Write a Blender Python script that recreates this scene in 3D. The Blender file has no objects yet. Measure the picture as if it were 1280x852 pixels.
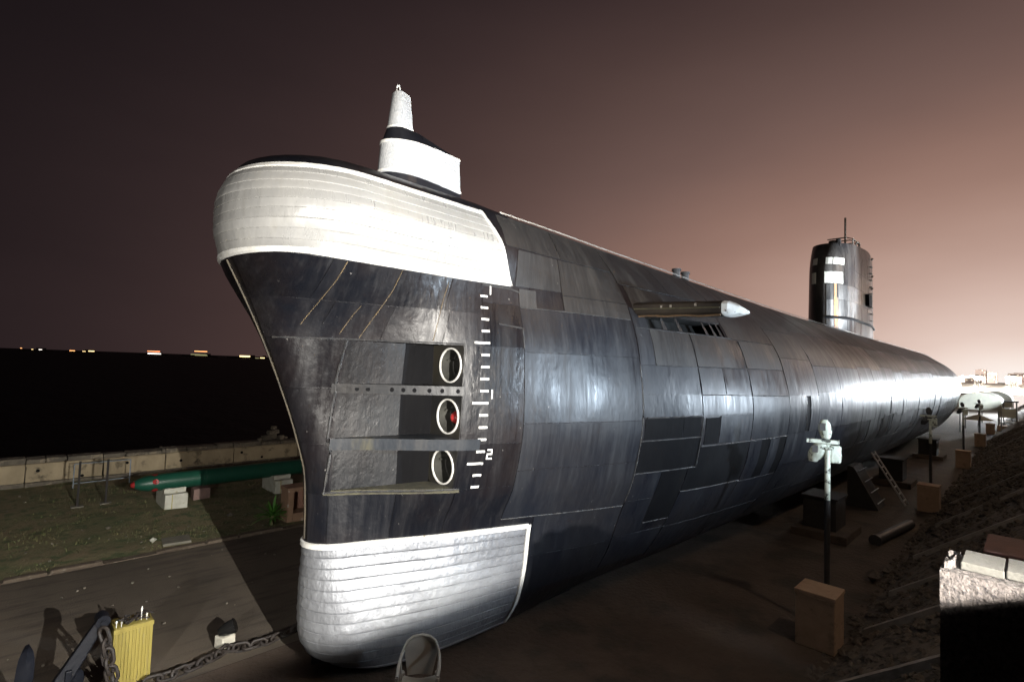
import bpy, bmesh, math, random
import numpy as np
from mathutils import Vector, Matrix, noise
random.seed(7)
R = math.radians
scn = bpy.context.scene
COL = scn.collection

# ------------------------------------------------------------------ camera
PHI, PITCH, ROLL = R(45.4), R(2.75), R(2.0)
CAM = np.array([0.0, -8.0, 4.9])
_f = np.array([math.cos(PHI)*math.cos(PITCH), math.sin(PHI)*math.cos(PITCH), math.sin(PITCH)])
_r0 = np.array([math.sin(PHI), -math.cos(PHI), 0.0]); _u0 = np.cross(_r0, _f)
_r = _r0*math.cos(ROLL) + _u0*math.sin(ROLL); _u = np.cross(_r, _f)
cd = bpy.data.cameras.new('camera'); cam = bpy.data.objects.new('camera', cd); COL.objects.link(cam)
cd.lens = 18.0; cd.sensor_width = 36.0; cd.clip_start = 0.05; cd.clip_end = 80000
cam.matrix_world = Matrix(((_r[0], _u[0], -_f[0], CAM[0]), (_r[1], _u[1], -_f[1], CAM[1]), (_r[2], _u[2], -_f[2], CAM[2]), (0, 0, 0, 1)))
scn.camera = cam

# ------------------------------------------------------------------ night sky: city glow low over the far shore
def lin(c):
    return tuple(((v/255.0+0.055)/1.055)**2.4 if v > 10 else v/255.0/12.92 for v in c)
w = bpy.data.worlds.new('World'); scn.world = w; w.use_nodes = True
nt = w.node_tree; nt.nodes.clear()
def N(tree, t, **k):
    n = tree.nodes.new(t)
    for a, b in k.items(): setattr(n, a, b)
    return n
def M(tree, op, a, b=None):
    n = tree.nodes.new('ShaderNodeMath'); n.operation = op
    for i, v in enumerate((a, b)):
        if v is None: continue
        if isinstance(v, (int, float)): n.inputs[i].default_value = v
        else: tree.links.new(v, n.inputs[i])
    return n.outputs[0]
tc = N(nt, 'ShaderNodeTexCoord'); sp = N(nt, 'ShaderNodeSeparateXYZ'); nt.links.new(tc.outputs['Generated'], sp.inputs[0])
az = M(nt, 'ARCTAN2', sp.outputs['Y'], sp.outputs['X']); el = M(nt, 'ARCSINE', sp.outputs['Z'])
a2 = M(nt, 'POWER', M(nt, 'MULTIPLY', M(nt, 'ABSOLUTE', az), 0.60*180/math.pi), 2.0)
e2 = M(nt, 'POWER', M(nt, 'MULTIPLY', M(nt, 'ABSOLUTE', el), 1.15*180/math.pi), 2.0)
dd = M(nt, 'SQRT', M(nt, 'ADD', a2, e2))
ns = N(nt, 'ShaderNodeTexNoise'); ns.inputs['Scale'].default_value = 1.6; ns.inputs['Detail'].default_value = 5
mpw = N(nt, 'ShaderNodeMapping'); mpw.inputs['Scale'].default_value = (1, 1, 3.0); nt.links.new(tc.outputs['Generated'], mpw.inputs[0]); nt.links.new(mpw.outputs[0], ns.inputs['Vector'])
dd = M(nt, 'ADD', dd, M(nt, 'MULTIPLY', M(nt, 'SUBTRACT', ns.outputs['Fac'], 0.5), 6.0))
fac = M(nt, 'DIVIDE', dd, 80.0)
rp = N(nt, 'ShaderNodeValToRGB'); nt.links.new(fac, rp.inputs[0])
SKY = [(0.0, (255, 250, 246)), (2.5, (255, 240, 230)), (6, (230, 203, 191)), (11.5, (191, 159, 146)), (18.5, (152, 118, 105)), (27, (115, 91, 85)),
       (36.5, (85, 66, 62)), (45, (64, 49, 48)), (53, (44, 34, 35)), (62, (27, 21, 23)), (80, (18, 15, 18))]
rp.color_ramp.interpolation = 'B_SPLINE'
er = rp.color_ramp.elements
while len(er) < len(SKY): er.new(0.5)
for e, (d, c) in zip(er, SKY):
    e.position = d/80.0; e.color = (*lin(c), 1)
bg = N(nt, 'ShaderNodeBackground'); wo = N(nt, 'ShaderNodeOutputWorld')
nt.links.new(rp.outputs[0], bg.inputs['Color']); bg.inputs['Strength'].default_value = 1.0
nt.links.new(bg.outputs[0], wo.inputs['Surface'])
vs = scn.view_settings; vs.view_transform = 'Standard'; vs.look = 'None'; vs.gamma = 1.0; vs.use_curve_mapping = False
vs.exposure = 0.0

# ------------------------------------------------------------------ materials
MATS = {}
def mat(name, c1, c2=None, scale=2.0, stretch=(1, 1, 1), rough=0.6, rough2=None, metal=0.0, bump=0.0, bscale=None, bstretch=None,
        spec=0.5, emit=0.0, rnd=0.0, c3=None, s3=6.0, t3=(0.55, 0.7), detail=6.0, coat=0.0, st3=(1, 1, 1)):
    if name in MATS: return MATS[name]
    m = bpy.data.materials.new(name); m.use_nodes = True; t = m.node_tree
    p = t.nodes['Principled BSDF']; L = t.links.new
    p.inputs['Roughness'].default_value = rough; p.inputs['Metallic'].default_value = metal
    p.inputs['Specular IOR Level'].default_value = spec; p.inputs['Coat Weight'].default_value = coat
    g = N(t, 'ShaderNodeNewGeometry')
    def nz(sc, st, det):
        mp = N(t, 'ShaderNodeMapping'); mp.inputs['Scale'].default_value = st; L(g.outputs['Position'], mp.inputs[0])
        n = N(t, 'ShaderNodeTexNoise'); n.inputs['Scale'].default_value = sc; n.inputs['Detail'].default_value = det
        n.inputs['Roughness'].default_value = 0.62; L(mp.outputs[0], n.inputs['Vector']); return n.outputs['Fac']
    def mixc(f, a, b):
        x = N(t, 'ShaderNodeMix'); x.data_type = 'RGBA'
        L(f, x.inputs[0])
        for s, v in ((6, a), (7, b)):
            if isinstance(v, tuple): x.inputs[s].default_value = (*v[:3], 1)
            else: L(v, x.inputs[s])
        return x.outputs[2]
    def ramp(f, a, b):
        r = N(t, 'ShaderNodeMapRange'); r.inputs[1].default_value = a; r.inputs[2].default_value = b; L(f, r.inputs[0]); return r.outputs[0]
    col = None
    if c2 is not None:
        f = nz(scale, stretch, detail); fr = ramp(f, 0.33, 0.67)
        col = mixc(fr, c1, c2)
        if rough2 is not None:
            r = N(t, 'ShaderNodeMapRange'); r.inputs[1].default_value = .3; r.inputs[2].default_value = .7
            r.inputs[3].default_value = rough; r.inputs[4].default_value = rough2; L(f, r.inputs[0]); L(r.outputs[0], p.inputs['Roughness'])
    if c3 is not None:
        col = mixc(ramp(nz(s3, st3, 8.0), *t3), col if col is not None else c1, c3)
    if rnd:
        oi = N(t, 'ShaderNodeObjectInfo'); h = N(t, 'ShaderNodeHueSaturation')
        v = N(t, 'ShaderNodeMapRange'); v.inputs[3].default_value = 1-rnd; v.inputs[4].default_value = 1+rnd
        L(oi.outputs['Random'], v.inputs[0]); L(v.outputs[0], h.inputs['Value'])
        if col is None: h.inputs['Color'].default_value = (*c1, 1)
        else: L(col, h.inputs['Color'])
        col = h.outputs[0]
    if col is None: p.inputs['Base Color'].default_value = (*c1, 1)
    else: L(col, p.inputs['Base Color'])
    if emit:
        p.inputs['Emission Color'].default_value = (*c1, 1); p.inputs['Emission Strength'].default_value = emit
    if bump:
        b = N(t, 'ShaderNodeBump'); b.inputs['Strength'].default_value = 1.0; b.inputs['Distance'].default_value = bump
        L(nz(bscale or scale, bstretch or stretch, 8.0), b.inputs['Height']); L(b.outputs[0], p.inputs['Normal'])
    MATS[name] = m; return m

def hull_mat(name, base, tint, r0, r1, dent, pit, dust=(0.06, 0.055, 0.05), rnd=0.45, metal=0.0, spec=0.5, strk=1.0, rust=None, flake=0.0):
    """weathered ship paint: run-down streaks, plate dents, pitting, each plate a little different"""
    if name in MATS: return MATS[name]
    m = bpy.data.materials.new(name); m.use_nodes = True; t = m.node_tree; L = t.links.new
    p = t.nodes['Principled BSDF']; p.inputs['Metallic'].default_value = metal; p.inputs['Specular IOR Level'].default_value = spec
    g = N(t, 'ShaderNodeNewGeometry'); oi = N(t, 'ShaderNodeObjectInfo')
    def nz(sc, st=(1, 1, 1), det=6.0):
        mp = N(t, 'ShaderNodeMapping'); mp.inputs['Scale'].default_value = st; L(g.outputs['Position'], mp.inputs[0])
        n = N(t, 'ShaderNodeTexNoise'); n.inputs['Scale'].default_value = sc; n.inputs['Detail'].default_value = det
        n.inputs['Roughness'].default_value = 0.6; L(mp.outputs[0], n.inputs['Vector']); return n.outputs['Fac']
    def mr(f, a, b, c=0.0, d=1.0):
        r = N(t, 'ShaderNodeMapRange'); L(f, r.inputs[0])
        for i, v in zip((1, 2, 3, 4), (a, b, c, d)): r.inputs[i].default_value = v
        return r.outputs[0]
    def mix(f, a, b):
        x = N(t, 'ShaderNodeMix'); x.data_type = 'RGBA'; L(f, x.inputs[0])
        for s, v in ((6, a), (7, b)):
            if isinstance(v, tuple): x.inputs[s].default_value = (*v, 1)
            else: L(v, x.inputs[s])
        return x.outputs[2]
    streak = nz(2.6, (1.0, .25, .09), 8.0); blotch = nz(0.55); fine = nz(15.0, (1, .4, .055), 6.0)
    col = mix(mr(blotch, .4, .62), base, tint)
    col = mix(mr(streak, .52, .74, 0, .55*strk), col, dust)
    col = mix(mr(fine, .54, .72, 0, .30*strk), col, dust)
    if rust:
        col = mix(mr(nz(2.0, (1, .3, .15), 9.0), .62, .72, 0, .8), col, rust)
    if flake:
        col = mix(mr(nz(14.0, (1, 1, .55), 9.0), .70, .735, 0, flake), col, (.20, .19, .18))
    if rnd:
        h = N(t, 'ShaderNodeHueSaturation'); L(col, h.inputs['Color']); L(mr(oi.outputs['Random'], 0, 1, 1-rnd, 1+rnd), h.inputs['Value']); col = h.outputs[0]
    L(col, p.inputs['Base Color'])
    rr = M(t, 'ADD', mr(streak, .35, .7, r0, r1), M(t, 'MULTIPLY', M(t, 'SUBTRACT', oi.outputs['Random'], .5), .09 if rnd else 0.0))
    rr = M(t, 'ADD', rr, M(t, 'MULTIPLY', M(t, 'SUBTRACT', fine, .5), .40))
    L(rr, p.inputs['Roughness'])
    b1 = N(t, 'ShaderNodeBump'); b1.inputs['Strength'].default_value = 1; b1.inputs['Distance'].default_value = dent
    L(nz(1.7, (1, 1, .6), 3.0), b1.inputs['Height'])
    b3 = N(t, 'ShaderNodeBump'); b3.inputs['Strength'].default_value = 1; b3.inputs['Distance'].default_value = dent*.28
    L(nz(5.0, (1, .5, .16), 5.0), b3.inputs['Height']); L(b1.outputs[0], b3.inputs['Normal'])
    b2 = N(t, 'ShaderNodeBump'); b2.inputs['Strength'].default_value = 1; b2.inputs['Distance'].default_value = pit
    L(nz(10.0, (1, 1, .7), 10.0), b2.inputs['Height']); L(b3.outputs[0], b2.inputs['Normal']); L(b2.outputs[0], p.inputs['Normal'])
    MATS[name] = m; return m

BLACK = hull_mat('black_hull_paint', (.0085, .0100, .0150), (.015, .0148, .0175), .33, .50, .016, .0025, dust=(.022, .0235, .027), rnd=.10, flake=.8)
BLACKB = hull_mat('black_casing_paint', (.016, .0158, .0165), (.028, .0255, .0245), .40, .60, .014, .003, dust=(.060, .053, .046), rnd=.12, flake=.8)
MATTE = hull_mat('matte_black_panel', (.005, .005, .006), (.008, .008, .009), .6, .75, .01, .003, dust=(.010, .010, .010), rnd=.15, spec=.06)
BOWB = hull_mat('bow_black_paint', (.0058, .0065, .0095), (.014, .0108, .0112), .30, .46, .024, .007, dust=(.024, .023, .025), rnd=.2, flake=.9, spec=.42)
SEAM = hull_mat('seam_dark_paint', (.006, .006, .007), (.010, .009, .009), .5, .7, .01, .004, rnd=0)  # near-black paint for the seams
SILVER = hull_mat('silver_white_paint', (.50, .50, .49), (.60, .595, .57), .30, .42, .020, .003, dust=(.40, .38, .33), rnd=.10, metal=.45, strk=.8)
CHINS = hull_mat('silver_chin_paint', (.24, .25, .275), (.36, .375, .40), .40, .54, .030, .024, dust=(.22, .23, .24), rnd=.14, metal=.45, strk=.9)
WHITE = mat('white_line_paint', (.80, .80, .78), (.66, .65, .60), scale=6, rough=.5, bump=.003, bscale=30, c3=(.42, .37, .25), s3=5, t3=(.66, .74))
MESHW = mat('white_fin_paint', (.42, .44, .46), (.56, .57, .58), scale=18, rough=.6, bump=.02, bscale=30)

# ------------------------------------------------------------------ mesh helpers (vertices are given in world metres)
class MB:
    def __init__(s): s.v = []; s.f = []
    def add(s, vs, fs):
        o = len(s.v); s.v += [tuple(map(float, q)) for q in vs]; s.f += [tuple(i+o for i in f) for f in fs]; return s
    def box(s, c, d, rz=0.0, rx=0.0, ry=0.0, bev=0.0):
        rot = Matrix.Rotation(rz, 3, 'Z') @ Matrix.Rotation(ry, 3, 'Y') @ Matrix.Rotation(rx, 3, 'X'); c = Vector(c)
        vs = []
        for z in (-1, 1):
            for x, y in ((-1, -1), (1, -1), (1, 1), (-1, 1)): vs.append(c + rot @ Vector((x*d[0]/2, y*d[1]/2, z*d[2]/2)))
        return s.add(vs, [(3, 2, 1, 0), (4, 5, 6, 7), (0, 1, 5, 4), (1, 2, 6, 5), (2, 3, 7, 6), (3, 0, 4, 7)])
    def tube(s, pts, rad, n=8, cap=True):
        pts = [Vector(q) for q in pts]; k = len(pts); rads = rad if isinstance(rad, (list, tuple)) else [rad]*k
        o = len(s.v)
        for i, q in enumerate(pts):
            d = (pts[min(i+1, k-1)] - pts[max(i-1, 0)]).normalized()
            a = d.cross(Vector((0, 0, 1)));
            if a.length < 1e-3: a = Vector((1, 0, 0))
            a.normalize(); b = a.cross(d)
            for j in range(n):
                t = 2*math.pi*j/n; s.v.append(tuple(q + (a*math.cos(t) + b*math.sin(t))*rads[i]))
        for i in range(k-1):
            for j in range(n): s.f.append((o+i*n+j, o+i*n+(j+1) % n, o+(i+1)*n+(j+1) % n, o+(i+1)*n+j))
        if cap: s.f.append(tuple(o+j for j in range(n))[::-1]); s.f.append(tuple(o+(k-1)*n+j for j in range(n)))
        return s
    def grid(s, rows, closed=False):
        o = len(s.v); n = len(rows[0])
        for r in rows: s.v += [tuple(map(float, q)) for q in r]
        for i in range(len(rows)-1):
            for j in range(n-1 if not closed else n): s.f.append((o+i*n+j, o+i*n+(j+1) % n, o+(i+1)*n+(j+1) % n, o+(i+1)*n+j))
        return s
    def build(s, name, m, parent=None, smooth=False, sub=0, bevel=0.0, shade=40):
        me = bpy.data.meshes.new(name)
        o = bpy.data.objects.new(name, me); COL.objects.link(o)
        off = Vector((0, 0, 0)); q = parent
        while q is not None: off += q.location; q = q.parent
        me.from_pydata([(a-off.x, b-off.y, c-off.z) for a, b, c in s.v], [], s.f)
        me.validate(); me.materials.append(m if not isinstance(m, str) else MATS[m])
        if parent is not None: o.parent = parent
        bm = bmesh.new(); bm.from_mesh(me); bmesh.ops.recalc_face_normals(bm, faces=bm.faces); bm.to_mesh(me); bm.free()
        if bevel:
            b = o.modifiers.new('bevel', 'BEVEL'); b.width = bevel; b.segments = 2; b.limit_method = 'ANGLE'
        if smooth:
            for p in me.polygons: p.use_smooth = True
            me.set_sharp_from_angle(angle=R(shade))
        return o
def empty(name, loc):
    o = bpy.data.objects.new(name, None); COL.objects.link(o); o.location = loc; o.empty_display_size = .2; return o
def tag(o, label=None, cat=None, group=None, kind=None):
    if label: o['label'] = label
    if cat: o['category'] = cat
    if group: o['group'] = group
    if kind: o['kind'] = kind
    return o
def part(o, label): o['label'] = label; return o
def copy_tree(o, parent=None):
    c = o.copy(); COL.objects.link(c); c.parent = parent
    for ch in list(o.children): copy_tree(ch, c)
    return c
def jit(v, a, f=1.0):
    n = noise.noise_vector(Vector(v)*f); return (v[0]+n.x*a, v[1]+n.y*a, v[2]+n.z*a)

# ================================================================== SETTING
m_path = mat('brown_paving', (.072, .052, .040), (.105, .077, .058), scale=1.2, rough=.9, bump=.05, bscale=9, c3=(.05, .04, .032), s3=.7, t3=(.5, .62))
m_road = mat('dusty_asphalt', (.085, .070, .054), (.135, .110, .084), scale=.55, stretch=(1, .45, 1), rough=.88, bump=.012, bscale=35, c3=(.055, .046, .038), s3=1.4, t3=(.5, .68), st3=(.5, 2.2, 1))
m_lawn = mat('worn_grass_soil', (.15, .16, .075), (.25, .20, .12), scale=.7, rough=.95, bump=.05, bscale=9, c3=(.10, .125, .055), s3=2.5, t3=(.5, .6))
m_conc = mat('stained_concrete', (.42, .35, .235), (.28, .235, .155), scale=1.3, stretch=(1, 1, .6), rough=.9, bump=.02, bscale=12, c3=(.10, .085, .06), s3=2.2, t3=(.55, .68), rnd=.10)
m_cope = mat('mossy_coping', (.20, .18, .14), (.10, .09, .075), scale=3, rough=.95, bump=.04, bscale=9, c3=(.30, .26, .19), s3=4, t3=(.55, .65))
m_stone = mat('dark_revetment_stone', (.085, .07, .058), (.13, .108, .088), scale=3, rough=.95, bump=.03, bscale=12, c3=(.035, .03, .026), s3=5, t3=(.5, .6))
m_rib = mat('concrete_rib', (.30, .28, .26), (.19, .18, .17), scale=4, rough=.85, bump=.01, bscale=20)
m_plast = mat('rough_plaster', (.05, .042, .039), (.115, .10, .092), scale=26, rough=.95, bump=.03, bscale=38, c3=(.03, .026, .026), s3=40, t3=(.5, .6))
m_slab = mat('pale_cement_slab', (.08, .078, .068), (.064, .062, .054), scale=5, rough=.9, bump=.006, bscale=40, c3=(.06, .058, .05), s3=60, t3=(.52, .6))
m_sea = mat('night_sea', (.004, .0045, .0065), (.006, .006, .008), scale=.05, rough=.6, spec=.05, bump=.25, bscale=.35, stretch=(1, .4, 1))
m_far = mat('far_shore_ground', (.10, .085, .07), (.15, .13, .11), scale=.02, rough=.9)
m_pale = mat('pale_esplanade', (.42, .40, .37), (.50, .48, .45), scale=.1, rough=.85)

def sheet(name, x0, x1, y0, y1, z, m, nx=1, ny=1, amp=0.0, f=.5, zfun=None):
    b = MB(); rows = []
    for i in range(ny+1):
        y = y0+(y1-y0)*i/ny; r = []
        for j in range(nx+1):
            x = x0+(x1-x0)*j/nx; zz = z if zfun is None else zfun(x, y)
            if amp: zz += amp*noise.fractal(Vector((x*f, y*f, 3.1)), 1.0, 2.0, 4)
            r.append((x, y, zz))
        rows.append(r)
    b.grid(rows)
    return tag(b.build(name, m, smooth=True), kind='structure')
tag_g = sheet('path', -60, 130, -5.7, 1.0, 0.0, m_path)
sheet('road', -60, 130, 1.0, 7.02, 0.004, m_road)
sheet('lawn', -14, 26, 7.28, 17.25, 0.015, m_lawn, 120, 40, .05, .8)
sheet('lawn_verge', 26.02, 130, 7.28, 17.25, 0.015, m_lawn)
sheet('lawn_margin', -60, -14.02, 7.28, 17.25, 0.015, m_lawn)
# sea out to the horizon
b = MB(); b.add([(-30000, 17.9, -2.6), (30000, 17.9, -2.6), (30000, 60000, -2.6), (-30000, 60000, -2.6)], [(0, 1, 2, 3)])
tag(b.build('sea', m_sea), kind='structure')
# kerb along the lawn, uneven stones
m_kerb = mat('worn_kerb', (.10, .075, .055), (.15, .12, .09), scale=4, rough=.95, bump=.04, bscale=9, c3=(.22, .19, .15), s3=5, t3=(.6, .68))
kerb = tag(MB().box((35, 7.15, .01), (190, .22, .02)).build('kerb', m_kerb), kind='structure')
x = -6.0
while x < 24:
    l = random.uniform(.7, 1.25)
    if random.random() < .7:
        MB().box((x+l/2, 7.15+random.uniform(-.02, .02), .025+random.uniform(-.03, .02)), (l-.04, .2, .10), rz=random.uniform(-.03, .03), rx=random.uniform(-.08, .08)).build('kerb_stone', m_kerb, kerb, bevel=.035)
    x += l
# grass tufts over the lawn
b = MB()
for i in range(15000):
    x = random.uniform(-5, 13); y = random.uniform(7.35, 16.9)
    g = noise.noise(Vector((x*.8, y*.8, 5))) + .35*noise.noise(Vector((x*3, y*3, 9)))
    if g < -.12+.5*random.random()-.1: continue
    z = .015+.05*noise.fractal(Vector((x*.8, y*.8, 3.1)), 1.0, 2.0, 4)
    a = random.uniform(0, 6.3); h = random.uniform(.025, .075); l = random.uniform(-.04, .04); wd = .012
    b.add([(x-wd*math.cos(a), y-wd*math.sin(a), z-.01), (x+wd*math.cos(a), y+wd*math.sin(a), z-.01), (x+l, y+l*.5, z+h)], [(0, 1, 2)])
m_blade = mat('grass_blade', (.10, .14, .05), (.20, .17, .085), scale=2, rough=.8, spec=.2)
tag(b.build('grass', m_blade), 'short patchy grass growing over the lawn', 'grass', kind='stuff')
# scattered pebbles and litter on lawn edge and road
b = MB()
for i in range(260):
    x = random.uniform(-4, 12); y = random.choice((random.uniform(7.3, 9.5), random.uniform(7.3, 16.5), random.uniform(1.2, 7)))
    s = random.uniform(.015, .05)
    b.box((x, y, .02+s*.3), (s, s*random.uniform(.6, 1), s*.6), rz=random.uniform(0, 3), rx=random.uniform(-.3, .3))
tag(b.build('pebbles', m_cope), 'small pebbles strewn over lawn and road', 'pebbles', kind='stuff')

# embankment slope with revetment ribs
GR, Y0, Y1 = .75, -5.55, -9.3
slope = sheet('embankment', -40, 130, Y1, Y0, 0, m_stone, 340, 20, .07, 1.7, zfun=lambda x, y: (Y0-y)*GR+.0)
for i, x in enumerate([3.6, 6.3, 8.95, 11.45, 13.9, 17.2, 21.5, 25.6, 30, 34.6, 39.5, 45, 51, 58]):
    b = MB(); n = 9
    for k in range(n):
        ya = Y0-.25-k*(3.4/n); yb = Y0-.25-(k+1)*(3.4/n)+.0
        if random.random() < .12: continue
        za = (Y0-ya)*GR+.125; zb = (Y0-yb)*GR+.125
        dx = random.uniform(-.012, .012)
        b.add([(x-.055+dx, ya, za), (x+.055+dx, ya, za), (x+.055+dx, yb, zb), (x-.055+dx, yb, zb), (x-.055+dx, ya, za-.2), (x+.055+dx, ya, za-.2), (x+.055+dx, yb, zb-.2), (x-.055+dx, yb, zb-.2)],
              [(0, 1, 2, 3), (7, 6, 5, 4), (0, 4, 5, 1), (1, 5, 6, 2), (2, 6, 7, 3), (3, 7, 4, 0)])
    b.build('rib', m_rib, slope)
b = MB()
ico = [(0, 0, 1), (.9, 0, .2), (.28, .85, .25), (-.72, .52, .2), (-.72, -.52, .25), (.28, -.85, .2), (0, 0, -.6)]
icf = [(0, 1, 2), (0, 2, 3), (0, 3, 4), (0, 4, 5), (0, 5, 1), (6, 2, 1), (6, 3, 2), (6, 4, 3), (6, 5, 4), (6, 1, 5)]
for i in range(9000):
    x = 2+58*random.random()**1.8; y = random.uniform(-9.2, -5.35); z = max(0, (Y0-y))*GR
    s = random.uniform(.03, .11)*(1.0 if x < 20 else 1.5)
    rz = random.uniform(0, 6.3); c, sn = math.cos(rz), math.sin(rz); ky = random.uniform(.6, 1)
    b.add([(x+s*(p[0]*c-p[1]*ky*sn), y+s*(p[0]*sn+p[1]*ky*c), z+s*p[2]*.7) for p in ico], icf)
tag(b.build('rubble', m_stone), 'dark loose stones covering the embankment slope', 'rubble', kind='stuff')
# promenade on top, with its parapet
PZ = 3.3
sheet('promenade', -60, 130, -60, -9.1, PZ, m_far)
PAR_Y, PAR_Z = -9.0, 4.35
par = tag(empty('parapet_wall', (30, PAR_Y, 2.4)), 'plastered parapet wall along the top of the embankment', 'wall')
for k in range(19):
    x0 = -20+k*6; MB().box((x0+3, PAR_Y-.13, 2.3+(PAR_Z-2.3-.1)/2), (5.97, .2, PAR_Z-2.3-.1)).build('wall_panel', m_plast, par)
    MB().box((x0+3, PAR_Y-.13, PAR_Z-.05), (5.985, .262, .1)).build('coping', m_slab, par)

# far shore: land beyond the stern where the coast bends, lit esplanade on it
b = MB(); b.add([(130, -4000, 2.7), (12000, -4000, 2.7), (12000, 900, 2.7), (2500, 190, 2.7), (600, 60, 2.7), (240, 24, 2.7), (130, 17, 2.7)], [(0, 1, 2, 3, 4, 5, 6)])
b.add([(130, -5.7, 2.7), (130, 17, 2.7), (96, 17, .01), (96, -5.7, .01)], [(0, 1, 2, 3)])
b.add([(130, 17, 2.7), (240, 24, 2.7), (240, 24, -3), (130, 17, -3)], [(0, 1, 2, 3)])
b.add([(240, 24, 2.7), (600, 60, 2.7), (600, 60, -3), (240, 24, -3)], [(0, 1, 2, 3)])
b.add([(600, 60, 2.7), (2500, 190, 2.7), (2500, 190, -3), (600, 60, -3)], [(0, 1, 2, 3)])
tag(b.build('far_shore', m_far), kind='structure')
b = MB(); b.add([(132, -26, 2.72), (900, -40, 2.72), (900, 62, 2.72), (300, 20, 2.72), (132, 14, 2.72)], [(0, 1, 2, 3, 4)])
tag(b.build('esplanade', m_pale), kind='structure')
b = MB(); b.add([(-60, -4000, 2.76), (130, -4000, 2.76), (130, -60, 2.76), (-60, -60, 2.76)], [(0, 1, 2, 3)])
tag(b.build('inland_ground', m_far), kind='structure')

# ================================================================== SUBMARINE
def pchip(xs, ys):
    xs = np.array(xs, float); ys = np.array(ys, float); h = np.diff(xs); d = np.diff(ys)/h
    m = np.zeros_like(ys)
    for i in range(1, len(xs)-1):
        if d[i-1]*d[i] > 0:
            w1 = 2*h[i]+h[i-1]; w2 = h[i]+2*h[i-1]; m[i] = (w1+w2)/(w1/d[i-1]+w2/d[i])
    m[0] = d[0]; m[-1] = d[-1]
    xl, yl, hl, ml = xs.tolist(), ys.tolist(), h.tolist(), m.tolist(); n = len(xl)
    def f(x):
        x = min(max(x, xl[0]), xl[-1]); i = 0
        while i < n-2 and x > xl[i+1]: i += 1
        t = (x-xl[i])/hl[i]
        return ((2*t-3)*t*t+1)*yl[i]+((t-2)*t+1)*t*hl[i]*ml[i]+(3-2*t)*t*t*yl[i+1]+(t-1)*t*t*hl[i]*ml[i+1]
    return f
STEM = pchip([0.1, 0.3, 0.6, 1.0, 2.1, 3.0, 3.7, 4.5, 5.3, 5.95, 6.3, 6.45, 6.8, 7.1, 7.4, 7.6], [3.95, 3.66, 3.53, 3.50, 3.49, 3.45, 3.27, 2.98, 2.64, 2.32, 2.14, 2.08, 2.02, 2.02, 2.10, 2.24])
RND = pchip([0.1, 0.6, 1.2, 2.0, 2.85, 5.2, 6.25, 6.5, 7.6], [.62, .55, .48, .42, .3, .2, .6, 1.35, 1.35])
ZL = [0.1, 0.6, 1.2, 2.05, 2.85, 4.0, 5.2, 6.25, 6.9, 7.6]
SX = [2.0, 3.5, 5.4, 6.9, 8.8, 12, 16, 22, 55, 66, 78, 88, 93]
ST = [[.3, .35, .3, .2, .15, .12, .12, 1.25, 1.62, 1.36],
      [.48, .60, .54, .36, .32, .34, .62, 1.34, 1.68, 1.36],
      [.95, 1.14, 1.16, 1.06, 1.40, 1.55, 1.56, 1.5, 1.68, 1.36],
      [1.0, 1.30, 1.46, 1.56, 1.86, 2.06, 2.0, 1.78, 1.72, 1.36],
      [.9, 1.5, 1.85, 2.15, 2.45, 2.62, 2.5, 2.2, 1.86, 1.34],
      [.95, 1.75, 2.25, 2.75, 3.05, 3.2, 3.0, 2.55, 2.02, 1.32],
      [.95, 1.85, 2.5, 3.05, 3.38, 3.55, 3.32, 2.78, 2.12, 1.3],
      [.95, 1.9, 2.65, 3.2, 3.55, 3.7, 3.5, 2.92, 2.2, 1.3],
      [.95, 1.9, 2.65, 3.2, 3.55, 3.7, 3.5, 2.92, 2.2, 1.3],
      [.8, 1.5, 2.2, 2.8, 3.1, 3.25, 3.05, 2.5, 1.8, 1.1],
      [.5, 1.0, 1.4, 1.8, 2.1, 2.25, 2.05, 1.6, 1.1, .7],
      [.2, .4, .6, .8, 1.0, 1.1, 1.0, .8, .5, .3],
      [.1, .15, .2, .25, .3, .3, .3, .25, .2, .15]]
ROW = [pchip(SX, [r[j] for r in ST]) for j in range(len(ZL))]
ZD = pchip([2, 6, 10, 24, 60, 75, 93], [7.6, 7.58, 7.5, 7.27, 7.2, 6.6, 5.5])
KEEL = pchip([3, 55, 70, 85, 93], [0, 0, .5, 1.8, 3.2])
_c = {}
def sect(X, z):
    k = round(X, 3)
    if k not in _c: _c[k] = pchip(ZL, [r(k) for r in ROW])
    return _c[k](z)
def hw(X, z):
    t = (X-STEM(z))/RND(z)
    if t <= 0: return 0.0
    s = sect(X, z)
    return s if t >= 1 else s*math.sqrt(max(0, 1-(1-t)**2))
def zr(X, z):
    if z <= 5.2: return z+KEEL(X)*(5.2-z)/5.1
    return 5.2+(z-5.2)*(ZD(X)-5.2)/2.4
def P(X, z, off=0.0):
    p = Vector((X, -hw(X, z), zr(X, z)))
    if off:
        e = .02; z2 = z+e if z+e <= 7.6 else z-e
        a = Vector((X+e, -hw(X+e, z), zr(X+e, z)))-p; b = Vector((X, -hw(X, z2), zr(X, z2)))-p
        n = a.cross(b)
        if n.length > 1e-9:
            n.normalize()
            if n.y > 0: n = -n
            p = p+n*off
    return p

sub = tag(empty('submarine', (48, 0, 0)), 'long black diesel submarine with silver bow panels resting on land', 'submarine')

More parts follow.
